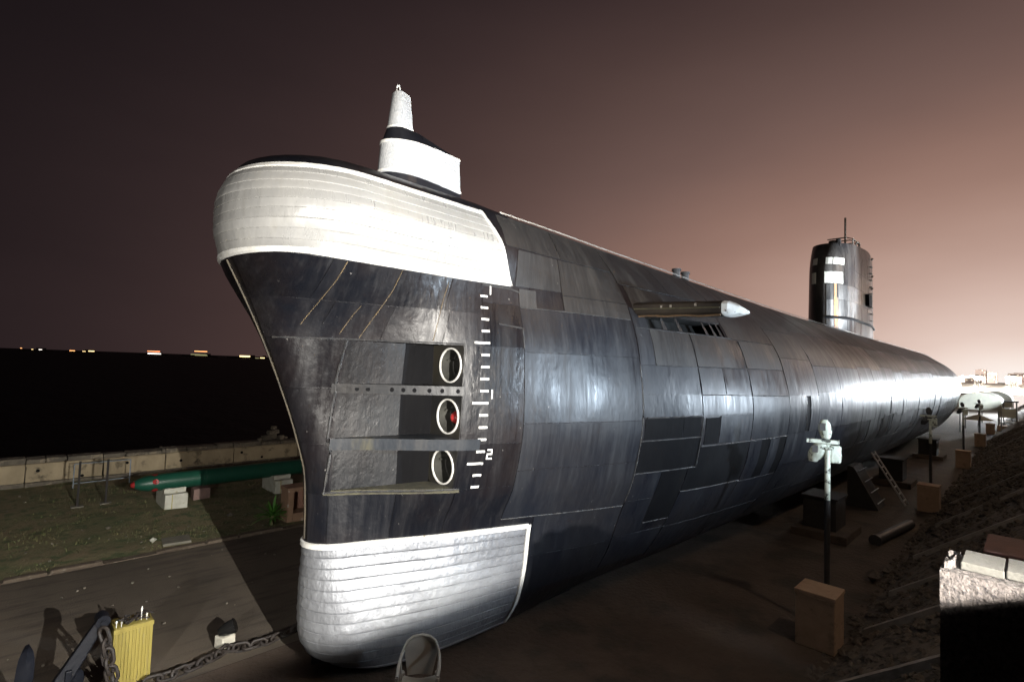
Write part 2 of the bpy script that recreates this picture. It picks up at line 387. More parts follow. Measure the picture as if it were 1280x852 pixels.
# ---- hull shell (dark steel seen in the seams), open at the tube recess and the bow plane slot
NX0, NX1, NZ0, NZ1 = 3.7, 5.3, 2.85, 5.2
SLX0, SLX1, SLZ0, SLZ1 = 9.05, 12.35, 5.80, 6.12
us = [('s', (k/9.0)**2) for k in range(9)] + [('x', X) for X in list(np.arange(3.7, 5.301, .2)) + [5.6, 5.95, 6.3, 6.7, 7.1, 7.6, 8.1, 8.6, 9.05, 9.6, 10.15, 10.7, 11.25, 11.8, 12.35] + list(np.arange(13, 93.1, 1.0))]
zs = [.1, .25, .42, .6, .8, 1.0, 1.2, 1.45, 1.75, 2.05, 2.3, 2.55, 2.85, 3.2, 3.6, 4.0, 4.4, 4.8, 5.2, 5.5, 5.80, 5.95, 6.12, 6.3, 6.45, 6.6, 6.75, 6.9, 7.05, 7.2, 7.35, 7.48, 7.6]
def colX(u, z):
    if u[0] == 'x': return u[1]
    s = STEM(z); return s+(3.7-s)*u[1]
CROWN = pchip([1.8, 2.6, 4, 6, 7.5, 93], [.28, .34, .42, .42, .12, .06])
b = MB(); ncol = len(us); nrow = len(zs)
idx = {}
def vid(side, i, j):
    k = (side, i, j)
    if k not in idx:
        X = colX(us[i], zs[j]); p = P(X, zs[j]); idx[k] = len(b.v); b.v.append((p.x, p.y*(1 if side > 0 else -1), p.z))
    return idx[k]
for side in (1, -1):
    for i in range(ncol-1):
        for j in range(nrow-1):
            xx1 = us[i+1][1] if us[i+1][0] == 'x' else 3.0
            if (zs[j] >= 6.44 and zs[j+1] <= 7.36 and xx1 <= 5.61) or (zs[j] >= .24 and zs[j+1] <= 2.06 and xx1 <= 6.71): continue
            if side > 0:
                x0 = us[i][1] if us[i][0] == 'x' else 0; x1 = us[i+1][1] if us[i+1][0] == 'x' else 0
                if us[i][0] == 'x' and x0 >= NX0-.01 and x1 <= NX1+.01 and zs[j] >= NZ0-.01 and zs[j+1] <= NZ1+.01: continue
                if us[i][0] == 'x' and x0 >= SLX0-.01 and x1 <= SLX1+.01 and zs[j] >= SLZ0-.01 and zs[j+1] <= SLZ1+.01: continue
            b.f.append((vid(side, i, j), vid(side, i+1, j), vid(side, i+1, j+1), vid(side, i, j+1)))
# bottom and top closures
for i in range(ncol-1):
    b.f.append((vid(1, i, 0), vid(1, i+1, 0), vid(-1, i+1, 0), vid(-1, i, 0)))
K = 6; tidx = {}
def tv(i, k):
    if k == 0: return vid(1, i, nrow-1)
    if k == 2*K: return vid(-1, i, nrow-1)
    if (i, k) not in tidx:
        X = colX(us[i], 7.6); h = hw(X, 7.6); y = -h*(1-k/K); c = CROWN(X)*min(1, h/1.3)
        z = zr(X, 7.6)+c*(1-abs(1-k/K)**2.2); tidx[(i, k)] = len(b.v); b.v.append((X, y, z))
    return tidx[(i, k)]
for i in range(ncol-1):
    for k in range(2*K): b.f.append((tv(i, k), tv(i+1, k), tv(i+1, k+1), tv(i, k+1)))
hull = b.build('hull', BOWB, sub, smooth=True, shade=50)

def plate(X0, X1, z0, z1, m, off=.014, gap=.008, name='plate', parent=None, amp=.004, jx=0.0, dx=.32, dz=.22):
    parent = parent or hull
    nx = max(2, int((X1-X0)/dx)); nz = max(2, int((z1-z0)/dz)); g = gap
    b = MB(); rows = []
    for j in range(nz+1):
        z = (z0+g)+(z1-z0-2*g)*j/nz; r = []
        for i in range(nx+1):
            X = (X0+g)+(X1-X0-2*g)*i/nx + jx*(j/nz-.5)
            s = STEM(z)+.012
            q = P(max(X, s), z, off + amp*noise.noise(Vector((X*1.6, z*1.6, X0*3.7))))
            r.append(tuple(q))
        rows.append(r)
    b.grid(rows)
    # edges folded back to the shell
    ring = [(0, i) for i in range(nx+1)]+[(j, nx) for j in range(1, nz+1)]+[(nz, i) for i in range(nx-1, -1, -1)]+[(j, 0) for j in range(nz-1, 0, -1)]
    o = len(b.v)
    for (j, i) in ring:
        z = (z0+g)+(z1-z0-2*g)*j/nz; X = (X0+g)+(X1-X0-2*g)*i/nx + jx*(j/nz-.5)
        b.v.append(tuple(P(max(X, STEM(z)+.012), z, -.01)))
    n = len(ring)
    for k in range(n):
        a = ring[k][0]*(nx+1)+ring[k][1]; c = ring[(k+1) % n][0]*(nx+1)+ring[(k+1) % n][1]
        b.f.append((a, c, o+(k+1) % n, o+k))
    return b.build(name, m, parent, smooth=True, shade=35)

def wrap_curve(z, Xe, n=16):
    """plan curve round the bow at height z from starboard to port"""
    s = STEM(z); pr = []
    for k in range(n+1):
        X = s+(Xe-s)*(k/n)**1.9; pr.append((X, hw(X, z) if k else 0.0, zr(X, z)))
    pts = [(x, y, h) for x, y, h in pr[::-1]] + [(x, -y, h) for x, y, h in pr[1:]]
    return [Vector(p) for p in pts]
def wrap_strip(name, zlev, offs, Xe, m, parent, dent=0.0, seed=0.0, n=16, both=True):
    rows = []
    for z, of in zip(zlev, offs):
        c = wrap_curve(z, Xe(z) if callable(Xe) else Xe, n); r = []
        if not both: c = c[n:]
        for k, p in enumerate(c):
            d = c[min(k+1, len(c)-1)]-c[max(k-1, 0)]; nn = Vector((d.y, -d.x, 0))
            if nn.length < 1e-6: nn = Vector((-1, 0, 0))
            nn.normalize()
            mid = Vector((p.x-5, p.y, 0))
            if nn.dot(Vector((p.x-8, p.y*3, 0))) < 0: nn = -nn
            dv = dent*noise.noise(Vector((p.x*2.3, p.y*2.3+seed, z*5+seed)))
            r.append(p+nn*(of+dv))
        rows.append(r)
    b = MB().grid(rows)
    return b.build(name, m, parent, smooth=True, shade=30)

# ---- bow sonar window (silver strakes) and its white painted border
XeD = lambda z: 5.66+(7.5-z)*.44
dome = wrap_strip('bow_sonar_window', [6.285, 6.31, 6.36, 6.385], [.0, .027, .027, .0], XeD, WHITE, sub)
part(dome, 'white painted border line under the silver bow panel')
wrap_strip('border_line', [7.47, 7.485, 7.545, 7.56], [.0, .027, .027, .0], XeD, WHITE, dome)
zb = list(np.linspace(6.345, 7.50, 10))
for k in range(9):
    z0, z1 = zb[k], zb[k+1]
    wrap_strip('strake', [z0, z0+.008, z0+.02, (z0+z1)/2, z1-.006, z1], [-.001, .015, .016, .013, .011, .0], lambda z: XeD(z)-.03, SILVER, dome, dent=.006, seed=k*3.1, n=44)
b = MB(); rows = []
for k in range(13):
    z = 6.30+(7.545-6.30)*k/12; rows.append([P(XeD(z)-.03, z, .0), P(XeD(z)-.03, z, .028), P(XeD(z)+.03, z, .028), P(XeD(z)+.03, z, .0)])
b.grid(rows).build('border_line', WHITE, dome)
# ---- chin sonar window
chin = wrap_strip('chin_sonar_window', [1.965, 1.975, 2.045, 2.055], [.0, .038, .038, .0], 6.92, WHITE, sub)
part(chin, 'white border line above the silver chin panel')
zb = list(np.linspace(.12, 2.0, 13))
for k in range(12):
    z0, z1 = zb[k], zb[k+1]
    wrap_strip('strake', [z0, z0+.012, z0+.03, (z0+z1)/2, z1-.008, z1], [-.001, .020, .022, .016, .012, .0], 6.9, CHINS, chin, dent=.009, seed=40+k*2.7, n=44)
b = MB(); rows = []
for k in range(15):
    z = .13+(2.05-.13)*k/14; rows.append([P(6.89, z, .0), P(6.89, z, .04), P(6.96, z, .04), P(6.96, z, .0)])
b.grid(rows).build('border_line', WHITE, chin)
wrap_strip('border_line', [.10, .105, .135, .14], [0, .038, .038, 0], 6.9, mat('grey_line_paint', (.34, .33, .36), (.24, .23, .26), scale=8, rough=.6), chin)

# ---- bow plating
def plates(cols, m, **k):
    for X0, X1, zz in cols:
        for a, c in zip(zz[:-1], zz[1:]): plate(X0, X1, a, c, m, **k)
sm = lambda z0, z1: max(STEM(z0), STEM(z1))
# stem side plates
for z0, z1 in ((2.06, 2.82), (2.82, 3.6), (3.6, 4.47), (4.47, 5.2)):
    plate(min(STEM(z0), STEM(z1))-.02, 3.68, z0, z1, BOWB, dx=.09, dz=.16, amp=.008)
# flare under the silver panel
for X0, X1, z0, z1 in ((1.95, 3.05, 5.75, 6.28), (3.05, 4.1, 5.75, 6.28), (4.1, 5.0, 5.75, 6.28), (5.0, 5.62, 5.75, 6.28),
                       (2.3, 3.3, 5.2, 5.75), (3.3, 4.15, 5.2, 5.75), (4.15, 5.0, 5.2, 5.75), (5.0, 5.62, 5.2, 5.75)):
    plate(X0, X1, z0, z1, BOWB, dx=.14, dz=.12, jx=.10 if X0 > 2.5 else 0, amp=.010)
# below the recess, above the chin border
for X0, X1 in ((3.68, 4.55), (4.55, 5.35), (5.35, 6.36)):
    plate(X0, X1, 2.06, 2.84, BOWB, dx=.16, dz=.16, amp=.010)
# strip carrying the draught marks
plates([(5.31, 6.36, [2.84, 3.6, 4.45, 5.2]), (5.62, 6.36, [5.2, 5.95, 6.27])], BOWB, dx=.2, dz=.2, amp=.006)
# crown above and the first big side plates
plates([(6.36, 8.93, [2.2, 3.1, 3.92, 5.14, 5.92])], BLACK, dx=.22, dz=.16, amp=.012)
plates([(6.99, 8.93, [.75, 1.45, 2.2])], BLACK, amp=.010)
plates([(6.36, 6.72, [5.92, 6.27]), (6.28, 7.3, [6.30, 6.95]), (7.3, 8.93, [5.92, 6.25, 6.95])], BLACKB, amp=.010)
plates([(6.0, 7.4, [6.97, 7.58]), (7.4, 8.93, [6.97, 7.58])], BLACKB, amp=.008)
# side panels by the bow plane
for X0, X1, z0, z1, mm in [
    (8.95, 9.4, 5.0, 6.2, BLACK), (9.4, 10.75, 5.0, 5.78, BLACKB), (8.95, 10.75, 4.42, 5.0, BLACK), (8.95, 10.75, 3.97, 4.42, BLACK),
    (9.02, 10.15, 3.52, 3.95, MATTE), (10.15, 10.72, 3.52, 3.95, MATTE), (8.95, 10.78, 2.86, 3.5, MATTE), (8.95, 9.7, 2.3, 2.84, BLACK),
    (9.72, 10.5, 1.72, 2.84, MATTE), (8.95, 9.7, 1.5, 2.28, BLACK), (8.95, 10.5, .8, 1.5, BLACK),
    (10.77, 12.42, 5.02, 5.78, BLACKB), (10.77, 11.7, 4.42, 5.0, BLACK), (11.7, 12.85, 4.42, 5.0, BLACK), (10.77, 12.85, 3.97, 4.4, BLACK),
    (10.9, 11.42, 3.32, 3.92, MATTE), (11.44, 12.85, 3.32, 3.95, BLACK), (10.52, 12.85, 2.33, 3.28, MATTE), (10.52, 12.85, 1.5, 2.31, BLACK), (10.52, 12.85, .75, 1.48, BLACK),
    (9.1, 12.4, 6.14, 6.7, BLACKB), (8.95, 10.9, 6.72, 7.58, BLACKB), (10.9, 12.85, 6.72, 7.58, BLACKB), (12.42, 14.9, 5.75, 6.7, BLACKB), (12.87, 14.9, 6.72, 7.58, BLACKB),
    (12.87, 14.9, 5.02, 5.73, BLACKB), (12.87, 14.9, 4.35, 5.0, BLACK), (12.87, 14.9, 3.3, 4.33, BLACK),
    (12.87, 13.5, 2.3, 3.28, BLACK), (13.5, 13.95, 2.3, 3.28, MATTE), (13.95, 14.5, 2.3, 3.28, BLACK), (14.5, 14.9, 2.3, 3.28, MATTE), (12.87, 14.9, 1.5, 2.28, BLACK), (12.87, 14.9, .75, 1.48, BLACK)]:
    plate(X0, X1, z0, z1, mm, off=.014 if mm is not MATTE else .004, amp=.012 if mm is not MATTE else .003, dx=.25, dz=.18)
# the run of side plating towards the stern
X = 14.92; rnd = random.Random(11)
while X < 58:
    wd = rnd.choice((1.9, 2.3, 2.8)) * (1.0 if X < 34 else 1.5)
    zz = [.8, 1.6+rnd.uniform(-.1, .1), 2.4+rnd.uniform(-.1, .1), 3.3+rnd.uniform(-.06, .06), 4.35+rnd.uniform(-.1, .1), 5.3+rnd.uniform(-.1, .1), 6.3+rnd.uniform(-.1, .1), 7.58]
    for k, (a, c) in enumerate(zip(zz[:-1], zz[1:])):
        if k in (2, 3) and rnd.random() < .55 and X < 46:
            s = X+wd*rnd.uniform(.3, .7); q = rnd.uniform(.25, .6)
            plate(X, s, a, c, BLACK, dx=.5); plate(s, min(s+q, X+wd-.05), a, c, MATTE, off=.004, dx=.5)
            plate(min(s+q, X+wd-.05), X+wd, a, c, BLACK, dx=.5)
        else:
            plate(X, X+wd, a, c, BLACKB if k >= 5 else BLACK, dx=.5, dz=.25, amp=.010)
    X += wd

# ---- torpedo tube recess
b = MB(); rows = []
zn = np.linspace(NZ0, NZ1, 13); xn = np.array([3.7, 3.85, 4.0, 4.2, 4.4, 4.6, 4.735, 4.745, 4.9, 5.1, 5.3])
def inner(X, z):
    a = hw(NX0, z)-.05; return a+(.70-a)*(X-NX0)/(NX1-NX0)
x1 = [x for x in xn if x < 4.742]; x2 = [x for x in xn if x > 4.742]
for z in zn:
    rows.append([(NX0, -hw(NX0, z), z)]+[(x, -inner(x, z)+.012*noise.noise(Vector((x*4, z*4, 1))), z) for x in x1])
b.grid(rows)
recess = b.build('recess_plate', hull_mat('recess_paint', (.006, .0065, .008), (.014, .012, .012), .36, .54, .02, .010, rnd=0, spec=.40, dust=(.018, .017, .018), flake=.9), hull, smooth=True, shade=30)
b = MB(); b.grid([[(x, -inner(x, z)+.01, z) for x in [4.72]+x2] for z in zn])
for z in (NZ0, NZ1):
    b.grid([[(x, -(inner(x, z) if x > 3.71 else hw(x, z)), z) for x in xn], [(x, -hw(x, z)-.004, z) for x in xn]])
b.build('recess_black_wall', MATTE, hull)  # straight aft wall, roof and floor of the recess, all matte black
# recess liner pieces
TZ = [4.87, 4.02, 3.18]
TY = [-(hw(5.3, z)-.335) for z in TZ]
cells = [(4.45, 5.2), (3.6, 4.45), (2.85, 3.6)]
NS = 32
m_int = mat('tube_interior', (.03, .03, .027), (.06, .06, .052), scale=5, rough=.55, bump=.004, bscale=20)
m_bulk = hull_mat('bulkhead_paint', (.014, .014, .014), (.03, .026, .018), .5, .7, .01, .008, rnd=0)
for (cz0, cz1), cz, cy in zip(cells, TZ, TY):
    b = MB(); out = []; inn = []
    for k in range(NS):
        t = 2*math.pi*k/NS; dy, dz = math.cos(t), math.sin(t)
        inn.append((5.3, cy+.27*dy, cz+.27*dz))
        # march to the cell edge
        s = .27
        while True:
            y, z = cy+s*dy, cz+s*dz
            if z >= cz1 or z <= cz0 or -y <= .69 or -y >= hw(5.3, min(max(z, cz0), cz1)): break
            s += .004
        out.append((5.3, cy+s*dy, min(max(cz+s*dz, cz0), cz1)))
    b.grid([inn, out], closed=True)
    bk = b.build('bulkhead', m_bulk, hull)
    t = MB(); t.grid([[(5.3+d, cy+r*math.cos(2*math.pi*k/NS), cz+r*math.sin(2*math.pi*k/NS)) for k in range(NS)] for d, r in ((0, .27), (.25, .262), (.26, .25), (1.5, .25))], closed=True)
    t.add([(6.8, cy+.25*math.cos(2*math.pi*k/NS), cz+.25*math.sin(2*math.pi*k/NS)) for k in range(NS)], [tuple(range(NS))])
    tube = t.build('torpedo_tube', m_int, sub, smooth=True)
    q = MB(); q.grid([[(d, cy+r*math.cos(2*math.pi*k/NS), cz+r*math.sin(2*math.pi*k/NS)) for k in range(NS)] for d, r in ((5.305, .268), (5.28, .271), (5.28, .293), (5.305, .297))], closed=True)
    q.build('ring', WHITE, tube, smooth=True)
    # bolted guide rails inside
    g = MB()
    for a in (.35, 2.2, 4.2): g.box((5.9, cy+.238*math.cos(a), cz+.238*math.sin(a)), (1.0, .035, .03), rx=a)
    g.build('guide_rail', m_int, tube)
# red nosed torpedo in the middle tube
cy, cz = TY[1]-.055, TZ[1]-.02
m_red = mat('red_nose_paint', (.42, .03, .03), (.30, .025, .025), scale=6, rough=.35)
t = MB(); prof = [(5.33, .0), (5.335, .035), (5.36, .07), (5.42, .105), (5.47, .125)]
t.grid([[(x, cy+r*math.cos(2*math.pi*k/24), cz+r*math.sin(2*math.pi*k/24)) for k in range(24)] for x, r in prof], closed=True)
tp = tag(empty('torpedo', (5.5, cy, cz)), 'red nosed torpedo tip inside the middle tube', 'torpedo')
t.build('nose', m_red, tp, smooth=True)
t = MB(); t.grid([[(x, cy+r*math.cos(2*math.pi*k/24), cz+r*math.sin(2*math.pi*k/24)) for k in range(24)] for x, r in ((5.471, .127), (5.50, .132), (5.53, .135))], closed=True)
t.build('collar', WHITE, tp, smooth=True)
t = MB(); t.tube([(5.53, cy, cz), (6.7, cy, cz)], .13, 20); t.build('body', m_int, tp, smooth=True)
# shelves across the recess
def skin_bar(z0, z1, X0, X1, o0, o1, m, name):
    b = MB(); xs_ = np.linspace(X0, X1, 14); rows = []
    iny = lambda x, zz: Vector((x, -max(.2, inner(x, zz))+.03 if NX0 < x < NX1 else -hw(x, zz)+.02, zz))
    for zz, oo in ((z0, None), (z0, o0), (z1, o1), (z1, None)):
        rows.append([iny(x, zz) if oo is None else P(x, zz, 0)+Vector((0, -oo, 0)) for x in xs_])
    rows.append(rows[0]); b.grid(rows); return b.build(name, m, sub, smooth=True, shade=30)
bar = skin_bar(4.385, 4.53, 3.58, 5.32, .03, .03, hull_mat('bar_paint', (.012, .013, .016), (.02, .018, .017), .4, .6, .01, .006, rnd=0, rust=(.10, .07, .04)), 'perforated_bar')
for x in (3.92, 4.06, 4.36, 4.5, 4.64, 4.83, 5.0, 5.22):
    p = P(x, 4.455, 0); e = P(x+.02, 4.455, 0); d = (e-p).normalized(); n = Vector((d.y, -d.x, 0))
    if n.y > 0: n = -n
    c = p+Vector((0, -.036, 0)); hb = MB()
    hb.add([c+d*.032*math.cos(2*math.pi*k/12)+Vector((0, 0, .036*math.sin(2*math.pi*k/12))) for k in range(12)]+[c-n*.04+d*.032*math.cos(2*math.pi*k/12)+Vector((0, 0, .032*math.sin(2*math.pi*k/12))) for k in range(12)], [tuple(range(12))]+[(k, (k+1) % 12, 12+(k+1) % 12, 12+k) for k in range(12)])
    hb.build('hole', MATTE, bar)
skin_bar(3.50, 3.68, 3.62, 5.6, .05, .06, hull_mat('blue_beam_paint', (.014, .019, .027), (.024, .027, .032), .40, .55, .01, .005, rnd=0, rust=(.10, .09, .05)), 'beam')
skin_bar(2.80, 2.87, 3.6, 5.4, .03, .0, mat('mossy_ledge', (.09, .085, .05), (.05, .045, .035), scale=6, rough=.9, bump=.02, bscale=15), 'ledge')
# weld beads round the recess and along the seams
m_weld = mat('weld_bead', (.022, .024, .028), (.05, .047, .045), scale=9, rough=.5, bump=.01, bscale=40)
def weld(pts, r=.016, m=m_weld):
    b = MB(); q = []
    for (X0, z0), (X1, z1) in zip(pts[:-1], pts[1:]):
        n = max(4, int(math.hypot(X1-X0, z1-z0)/.06))
        q += [P(X0+(X1-X0)*k/n, z0+(z1-z0)*k/n, .016) for k in range(n)]
    q.append(P(*pts[-1], .016))
    b.tube(q, [r*random.uniform(.6, 1.25) for _ in q], 6); return b.build('weld_bead', m, hull, smooth=True)
weld([(3.62, 2.82), (3.66, 3.5), (3.60, 3.62), (3.66, 4.4), (3.64, 4.55), (3.68, 5.2)], .022)
weld([(3.6, 2.84), (4.4, 2.845), (5.4, 2.86)], .016)
weld([(2.75, 5.2), (3.6, 5.22), (5.3, 5.22)], .014)
weld([(5.62, 6.25), (6.2, 6.24), (6.36, 6.2)], .016); weld([(6.36, 5.93), (7.6, 5.93), (8.9, 5.92)], .014)
weld([(6.36, 2.2), (8.93, 2.2)], .012); weld([(8.94, 2.3), (8.94, 5.0)], .012); weld([(5.9, 5.6), (6.36, 5.55), (6.36, 5.2)], .014)
weld([(8.95, 3.505), (10.76, 3.51)], .012); weld([(8.95, 2.85), (10.76, 2.86), (10.77, 3.95)], .012); weld([(9.05, 3.96), (10.7, 3.96)], .014)
weld([(10.8, 3.3), (14.9, 3.3)], .012); weld([(10.52, 2.32), (12.85, 2.32)], .011); weld([(10.77, 4.41), (14.9, 4.35)], .011); weld([(10.78, 5.02), (12.85, 5.02)], .010)
weld([(9.71, 1.71), (10.5, 1.71)], .010)
# old rust runs under the silver panel
m_run = mat('ochre_run', (.16, .11, .05), (.09, .07, .045), scale=9, rough=.8)
for X0, X1, za, zc in ((3.30, 3.02, 6.27, 5.4), (4.15, 3.83, 6.27, 5.25), (3.72, 3.56, 5.72, 5.3), (4.98, 4.83, 6.2, 5.25)):
    weld([(X0, za), (X0-.06, za-.3*(za-zc)), (X1, zc)], .006, m_run)
b = MB(); b.tube([(STEM(z)-.004, 0, z) for z in np.linspace(2.1, 6.26, 40)], .017, 6); b.build('stem_bar', mat('ochre_stem_bar', (.03, .027, .022), (.085, .068, .04), scale=5, rough=.6), hull, smooth=True)  # thin ochre-toned bar down the stem
# ---- draught marks
def mark(X0, X1, z0, z1):
    b = MB(); xs_ = np.linspace(X0, X1, 4)
    b.grid([[P(x, z, o) for x in xs_] for z, o in ((z0, .012), (z0, .026), (z1, .026), (z1, .012))]); b.build('draught_mark', WHITE, hull)
z = 6.05; k = 0
while z > 2.75:
    lg = k in (4, 9, 14)
    mark(5.46 if lg else 5.58, 5.72, z-.018, z+.018); z -= .213*.93; k += 1
for zc in (6.09, 4.34): mark(5.765, 5.79, zc-.0, zc+.15)
# figure 2
z = 3.34
for X0, X1, a, c in ((5.76, 5.845, .145, .17), (5.825, 5.85, .095, .145), (5.76, 5.85, .075, .10), (5.755, 5.78, .025, .075), (5.755, 5.855, .0, .025)):
    mark(X0, X1, z+a, z+c)

# ---- bow fin on deck
def tear(Xa, Xb, h, z, n=12, zb=None):
    pr = []
    for k in range(n+1):
        t = (k/n)**1.6; X = Xa+(Xb-Xa)*t
        y = h*math.sqrt(max(0, 1-(1-min(t/.35, 1))**2))*(1 if t < .35 else 1-.55*((t-.35)/.65)**1.3)
        zz = z if zb is None else z+(zb-z)*t
        pr.append((X, y, zz))
    return [(x, y, q) for x, y, q in pr[::-1]]+[(x, -y, q) for x, y, q in pr[1:]]
def loft(name, rows, m, parent, cap=True):
    b = MB(); b.grid([list(r) for r in rows], closed=True); n = len(rows[0])
    if cap: b.f.append(tuple(range(len(b.v)-n, len(b.v)))); b.f.append(tuple(range(n))[::-1])
    return b.build(name, m, parent, smooth=True, shade=35)
fin = loft('bow_fin', [tear(4.46, 6.2, .34, 7.7), tear(4.48, 6.18, .32, 8.20, zb=8.22)], BLACK, sub)
loft('panel', [tear(4.47, 6.17, .325, 8.2, zb=8.22), tear(4.465, 6.175, .335, 8.205, zb=8.225), tear(4.50, 6.12, .325, 8.78, zb=8.90), tear(4.51, 6.11, .315, 8.785, zb=8.905)], MESHW, fin)
loft('border_line', [tear(4.455, 6.185, .332, 8.21, zb=8.235), tear(4.45, 6.19, .344, 8.212, zb=8.24), tear(4.45, 6.19, .344, 8.25, zb=8.275), tear(4.455, 6.185, .332, 8.255, zb=8.28)], WHITE, fin, cap=False)
loft('border_line', [tear(4.49, 6.13, .325, 8.735, zb=8.855), tear(4.485, 6.135, .338, 8.74, zb=8.86), tear(4.485, 6.135, .338, 8.785, zb=8.905), tear(4.49, 6.13, .325, 8.79, zb=8.91)], WHITE, fin, cap=False)
loft('cap', [tear(4.52, 6.1, .31, 8.785, zb=8.905), tear(4.56, 5.7, .24, 8.93, zb=9.0), tear(4.60, 5.2, .18, 9.04, zb=9.12)], BLACK, fin)
up = loft('upper_fin', [tear(4.61, 5.08, .165, 9.04, zb=9.13), tear(4.68, 5.0, .13, 9.72, zb=9.74), tear(4.70, 4.98, .115, 9.745, zb=9.76)], MESHW, fin)
loft('rim', [tear(4.60, 5.09, .17, 9.05, zb=9.12), tear(4.60, 5.09, .175, 9.08, zb=9.15)], WHITE, up, cap=False)
b = MB(); b.tube([(4.76+.035*math.cos(t), -.03, 9.80+.07*math.sin(t)) for t in np.linspace(-1.2, math.pi+1.2, 14)], .012, 6); b.build('lifting_ring', WHITE, fin, smooth=True)

# ---- deck: edge rail, bitts, walkway planks
m_edge = mat('pale_deck_edge', (.36, .33, .30), (.25, .23, .20), scale=4, rough=.6)
b = MB(); b.tube([P(x, 7.6, .03)+Vector((0, 0, .02)) for x in np.arange(6.1, 66, .8)], .014, 6); b.build('deck_edge_rail', m_edge, sub, smooth=True)
m_bitt = mat('grey_bitt', (.16, .15, .15), (.10, .10, .10), scale=8, rough=.5)
for x in (14.05, 14.6):
    b = MB(); zt = zr(x, 7.6); b.tube([(x, -.62, zt-.05), (x, -.62, zt+.46)], .11, 14); b.tube([(x, -.62, zt+.46), (x, -.62, zt+.52)], .14, 14); b.build('bitt', m_bitt, sub, smooth=True)
# ---- bow plane, swung out from its slot
m_slot = mat('slot_dark', (.01, .01, .01), rough=.9)
b = MB(); xs_ = np.linspace(SLX0, SLX1, 9)
b.grid([[P(x, SLZ0, 0) for x in xs_], [P(x, SLZ0, 0)+Vector((0, .7, 0)) for x in xs_], [P(x, SLZ1, 0)+Vector((0, .7, 0)) for x in xs_], [P(x, SLZ1, 0) for x in xs_]])
slot = b.build('plane_slot', m_slot, hull)
for x in (9.9, 10.45, 11.5, 11.85, 12.15):
    b = MB(); b.grid([[P(x, SLZ0, 0), P(x, SLZ1, 0)], [P(x+.16, SLZ0, 0)+Vector((.0, .02, 0)), P(x+.10, SLZ1, 0)+Vector((0, .02, 0))]]); b.build('slat', BLACKB, slot)
b = MB(); xs2 = np.linspace(9.0, 12.6, 14); lip = [P(x, 5.77, .015) for x in xs2]; b.tube(lip, .012, 6); b.build('slot_lip', m_weld, slot, smooth=True)
def foil(y, xa, xb, zc, th):
    pr = []
    for k in range(9):
        t = k/8; X = xa+(xb-xa)*t**1.5; h = th*min(1, .55+2.2*t)*(1 if t < .5 else 1-.75*((t-.5)/.5)**1.5)
        pr.append((X, y, zc+max(h, .02)))
    lo = [(x, yy, 2*zc-z) for x, yy, z in pr[::-1]]
    return pr+lo
pl = MB(); pl.grid([foil(-2.0, 9.12, 10.3, 6.15, .15), foil(-2.8, 9.12, 10.32, 6.13, .15), foil(-3.5, 9.13, 10.3, 6.10, .145), foil(-4.08, 9.15, 10.25, 6.08, .14)], closed=True)
PLANEP = hull_mat('bow_plane_paint', (.016, .014, .013), (.030, .024, .020), .5, .7, .02, .006, dust=(.07, .055, .04), rnd=0, spec=.3)
plane = pl.build('bow_plane', PLANEP, sub, smooth=True, shade=40)
tpz = MB(); tpz.grid([foil(-4.08, 9.15, 10.25, 6.08, .143), foil(-4.17, 9.19, 10.18, 6.08, .13), foil(-4.28, 9.42, 9.95, 6.06, .06)], closed=True); tpz.f.append(tuple(range(len(tpz.v)-18, len(tpz.v))))
part(tpz.build('tip', mat('chipped_white_paint', (.52, .52, .50), (.40, .39, .36), scale=6, rough=.7, bump=.012, bscale=14, c3=(.05, .05, .045), s3=9, t3=(.60, .64)), plane, smooth=True), 'chipped white tip of the bow plane')
b = MB(); b.tube([(9.115, y, 6.15+(y+2.1)*.034) for y in np.linspace(-2.1, -4.06, 10)], .016, 6); b.build('edge_bead', MATS['mossy_ledge'], plane, smooth=True)
b = MB(); b.tube([(9.19, y, 6.01+(y+2.1)*.034+.01*math.sin(y*9)) for y in np.linspace(-2.3, -4.05, 14)], .02, 6); b.build('rusty_edge', mat('rusty_edge', (.17, .10, .05), (.10, .07, .045), scale=12, rough=.9), plane, smooth=True)
for y in (-2.9, -3.1, -3.6):
    MB().box((9.13, y, 6.16), (.03, .04, .05)).build('bolt', m_edge, plane)

# ---- sail (conning tower)
SXF, SXA, SH = 31.5, 41.2, 1.10
def sail_pt(s, z, off=0.0):
    """s along port side from the nose (0) aft in metres of X; z height"""
    lean = max(0, z-10.6)**2*.22
    xf = SXF+lean; t = s/2.3
    h = SH*(1 if t >= 1 else math.sqrt(max(0, 1-(1-t)**2)))*(1-.012*(z-7.2))
    X = xf+s*(SXA-xf)/(SXA-SXF)
    if X > 37.5: h -= (X-37.5)**1.3*.085
    return Vector((X, -h, z)), h
def sp(s, z, off=0.0, side=1):
    p, h = sail_pt(s, z)
    if off:
        q, _ = sail_pt(s+.03, z); d = q-p; n = Vector((d.y, -d.x, 0)); n.normalize()
        if n.y > 0 : n = -n
        p = p+n*off
    return Vector((p.x, p.y*side, p.z))
ss = [0]+[2.3*(k/10)**2 for k in range(1, 11)]+list(np.linspace(2.9, SXA-SXF, 12))
zs_ = [7.1, 8.0, 9, 10, 10.6, 11, 11.4, 11.8, 12.1, 12.3]
SAILP = hull_mat('sail_black_paint', (.020, .020, .022), (.05, .045, .042), .26, .5, .03, .006, dust=(.16, .15, .14), rnd=0, rust=None)
b = MB(); rows = []
for z in zs_:
    zz = lambda s, z=z: z + (max(0, z-11.0)/1.3)*.35*min(1, s/5.0)
    pr = [Vector((*sp(s, z)[:2], zz(s))) for s in ss]
    rows.append([Vector((p.x, -p.y, p.z)) for p in pr[::-1]]+pr[1:])
b.grid(rows, closed=True); n = len(rows[0])
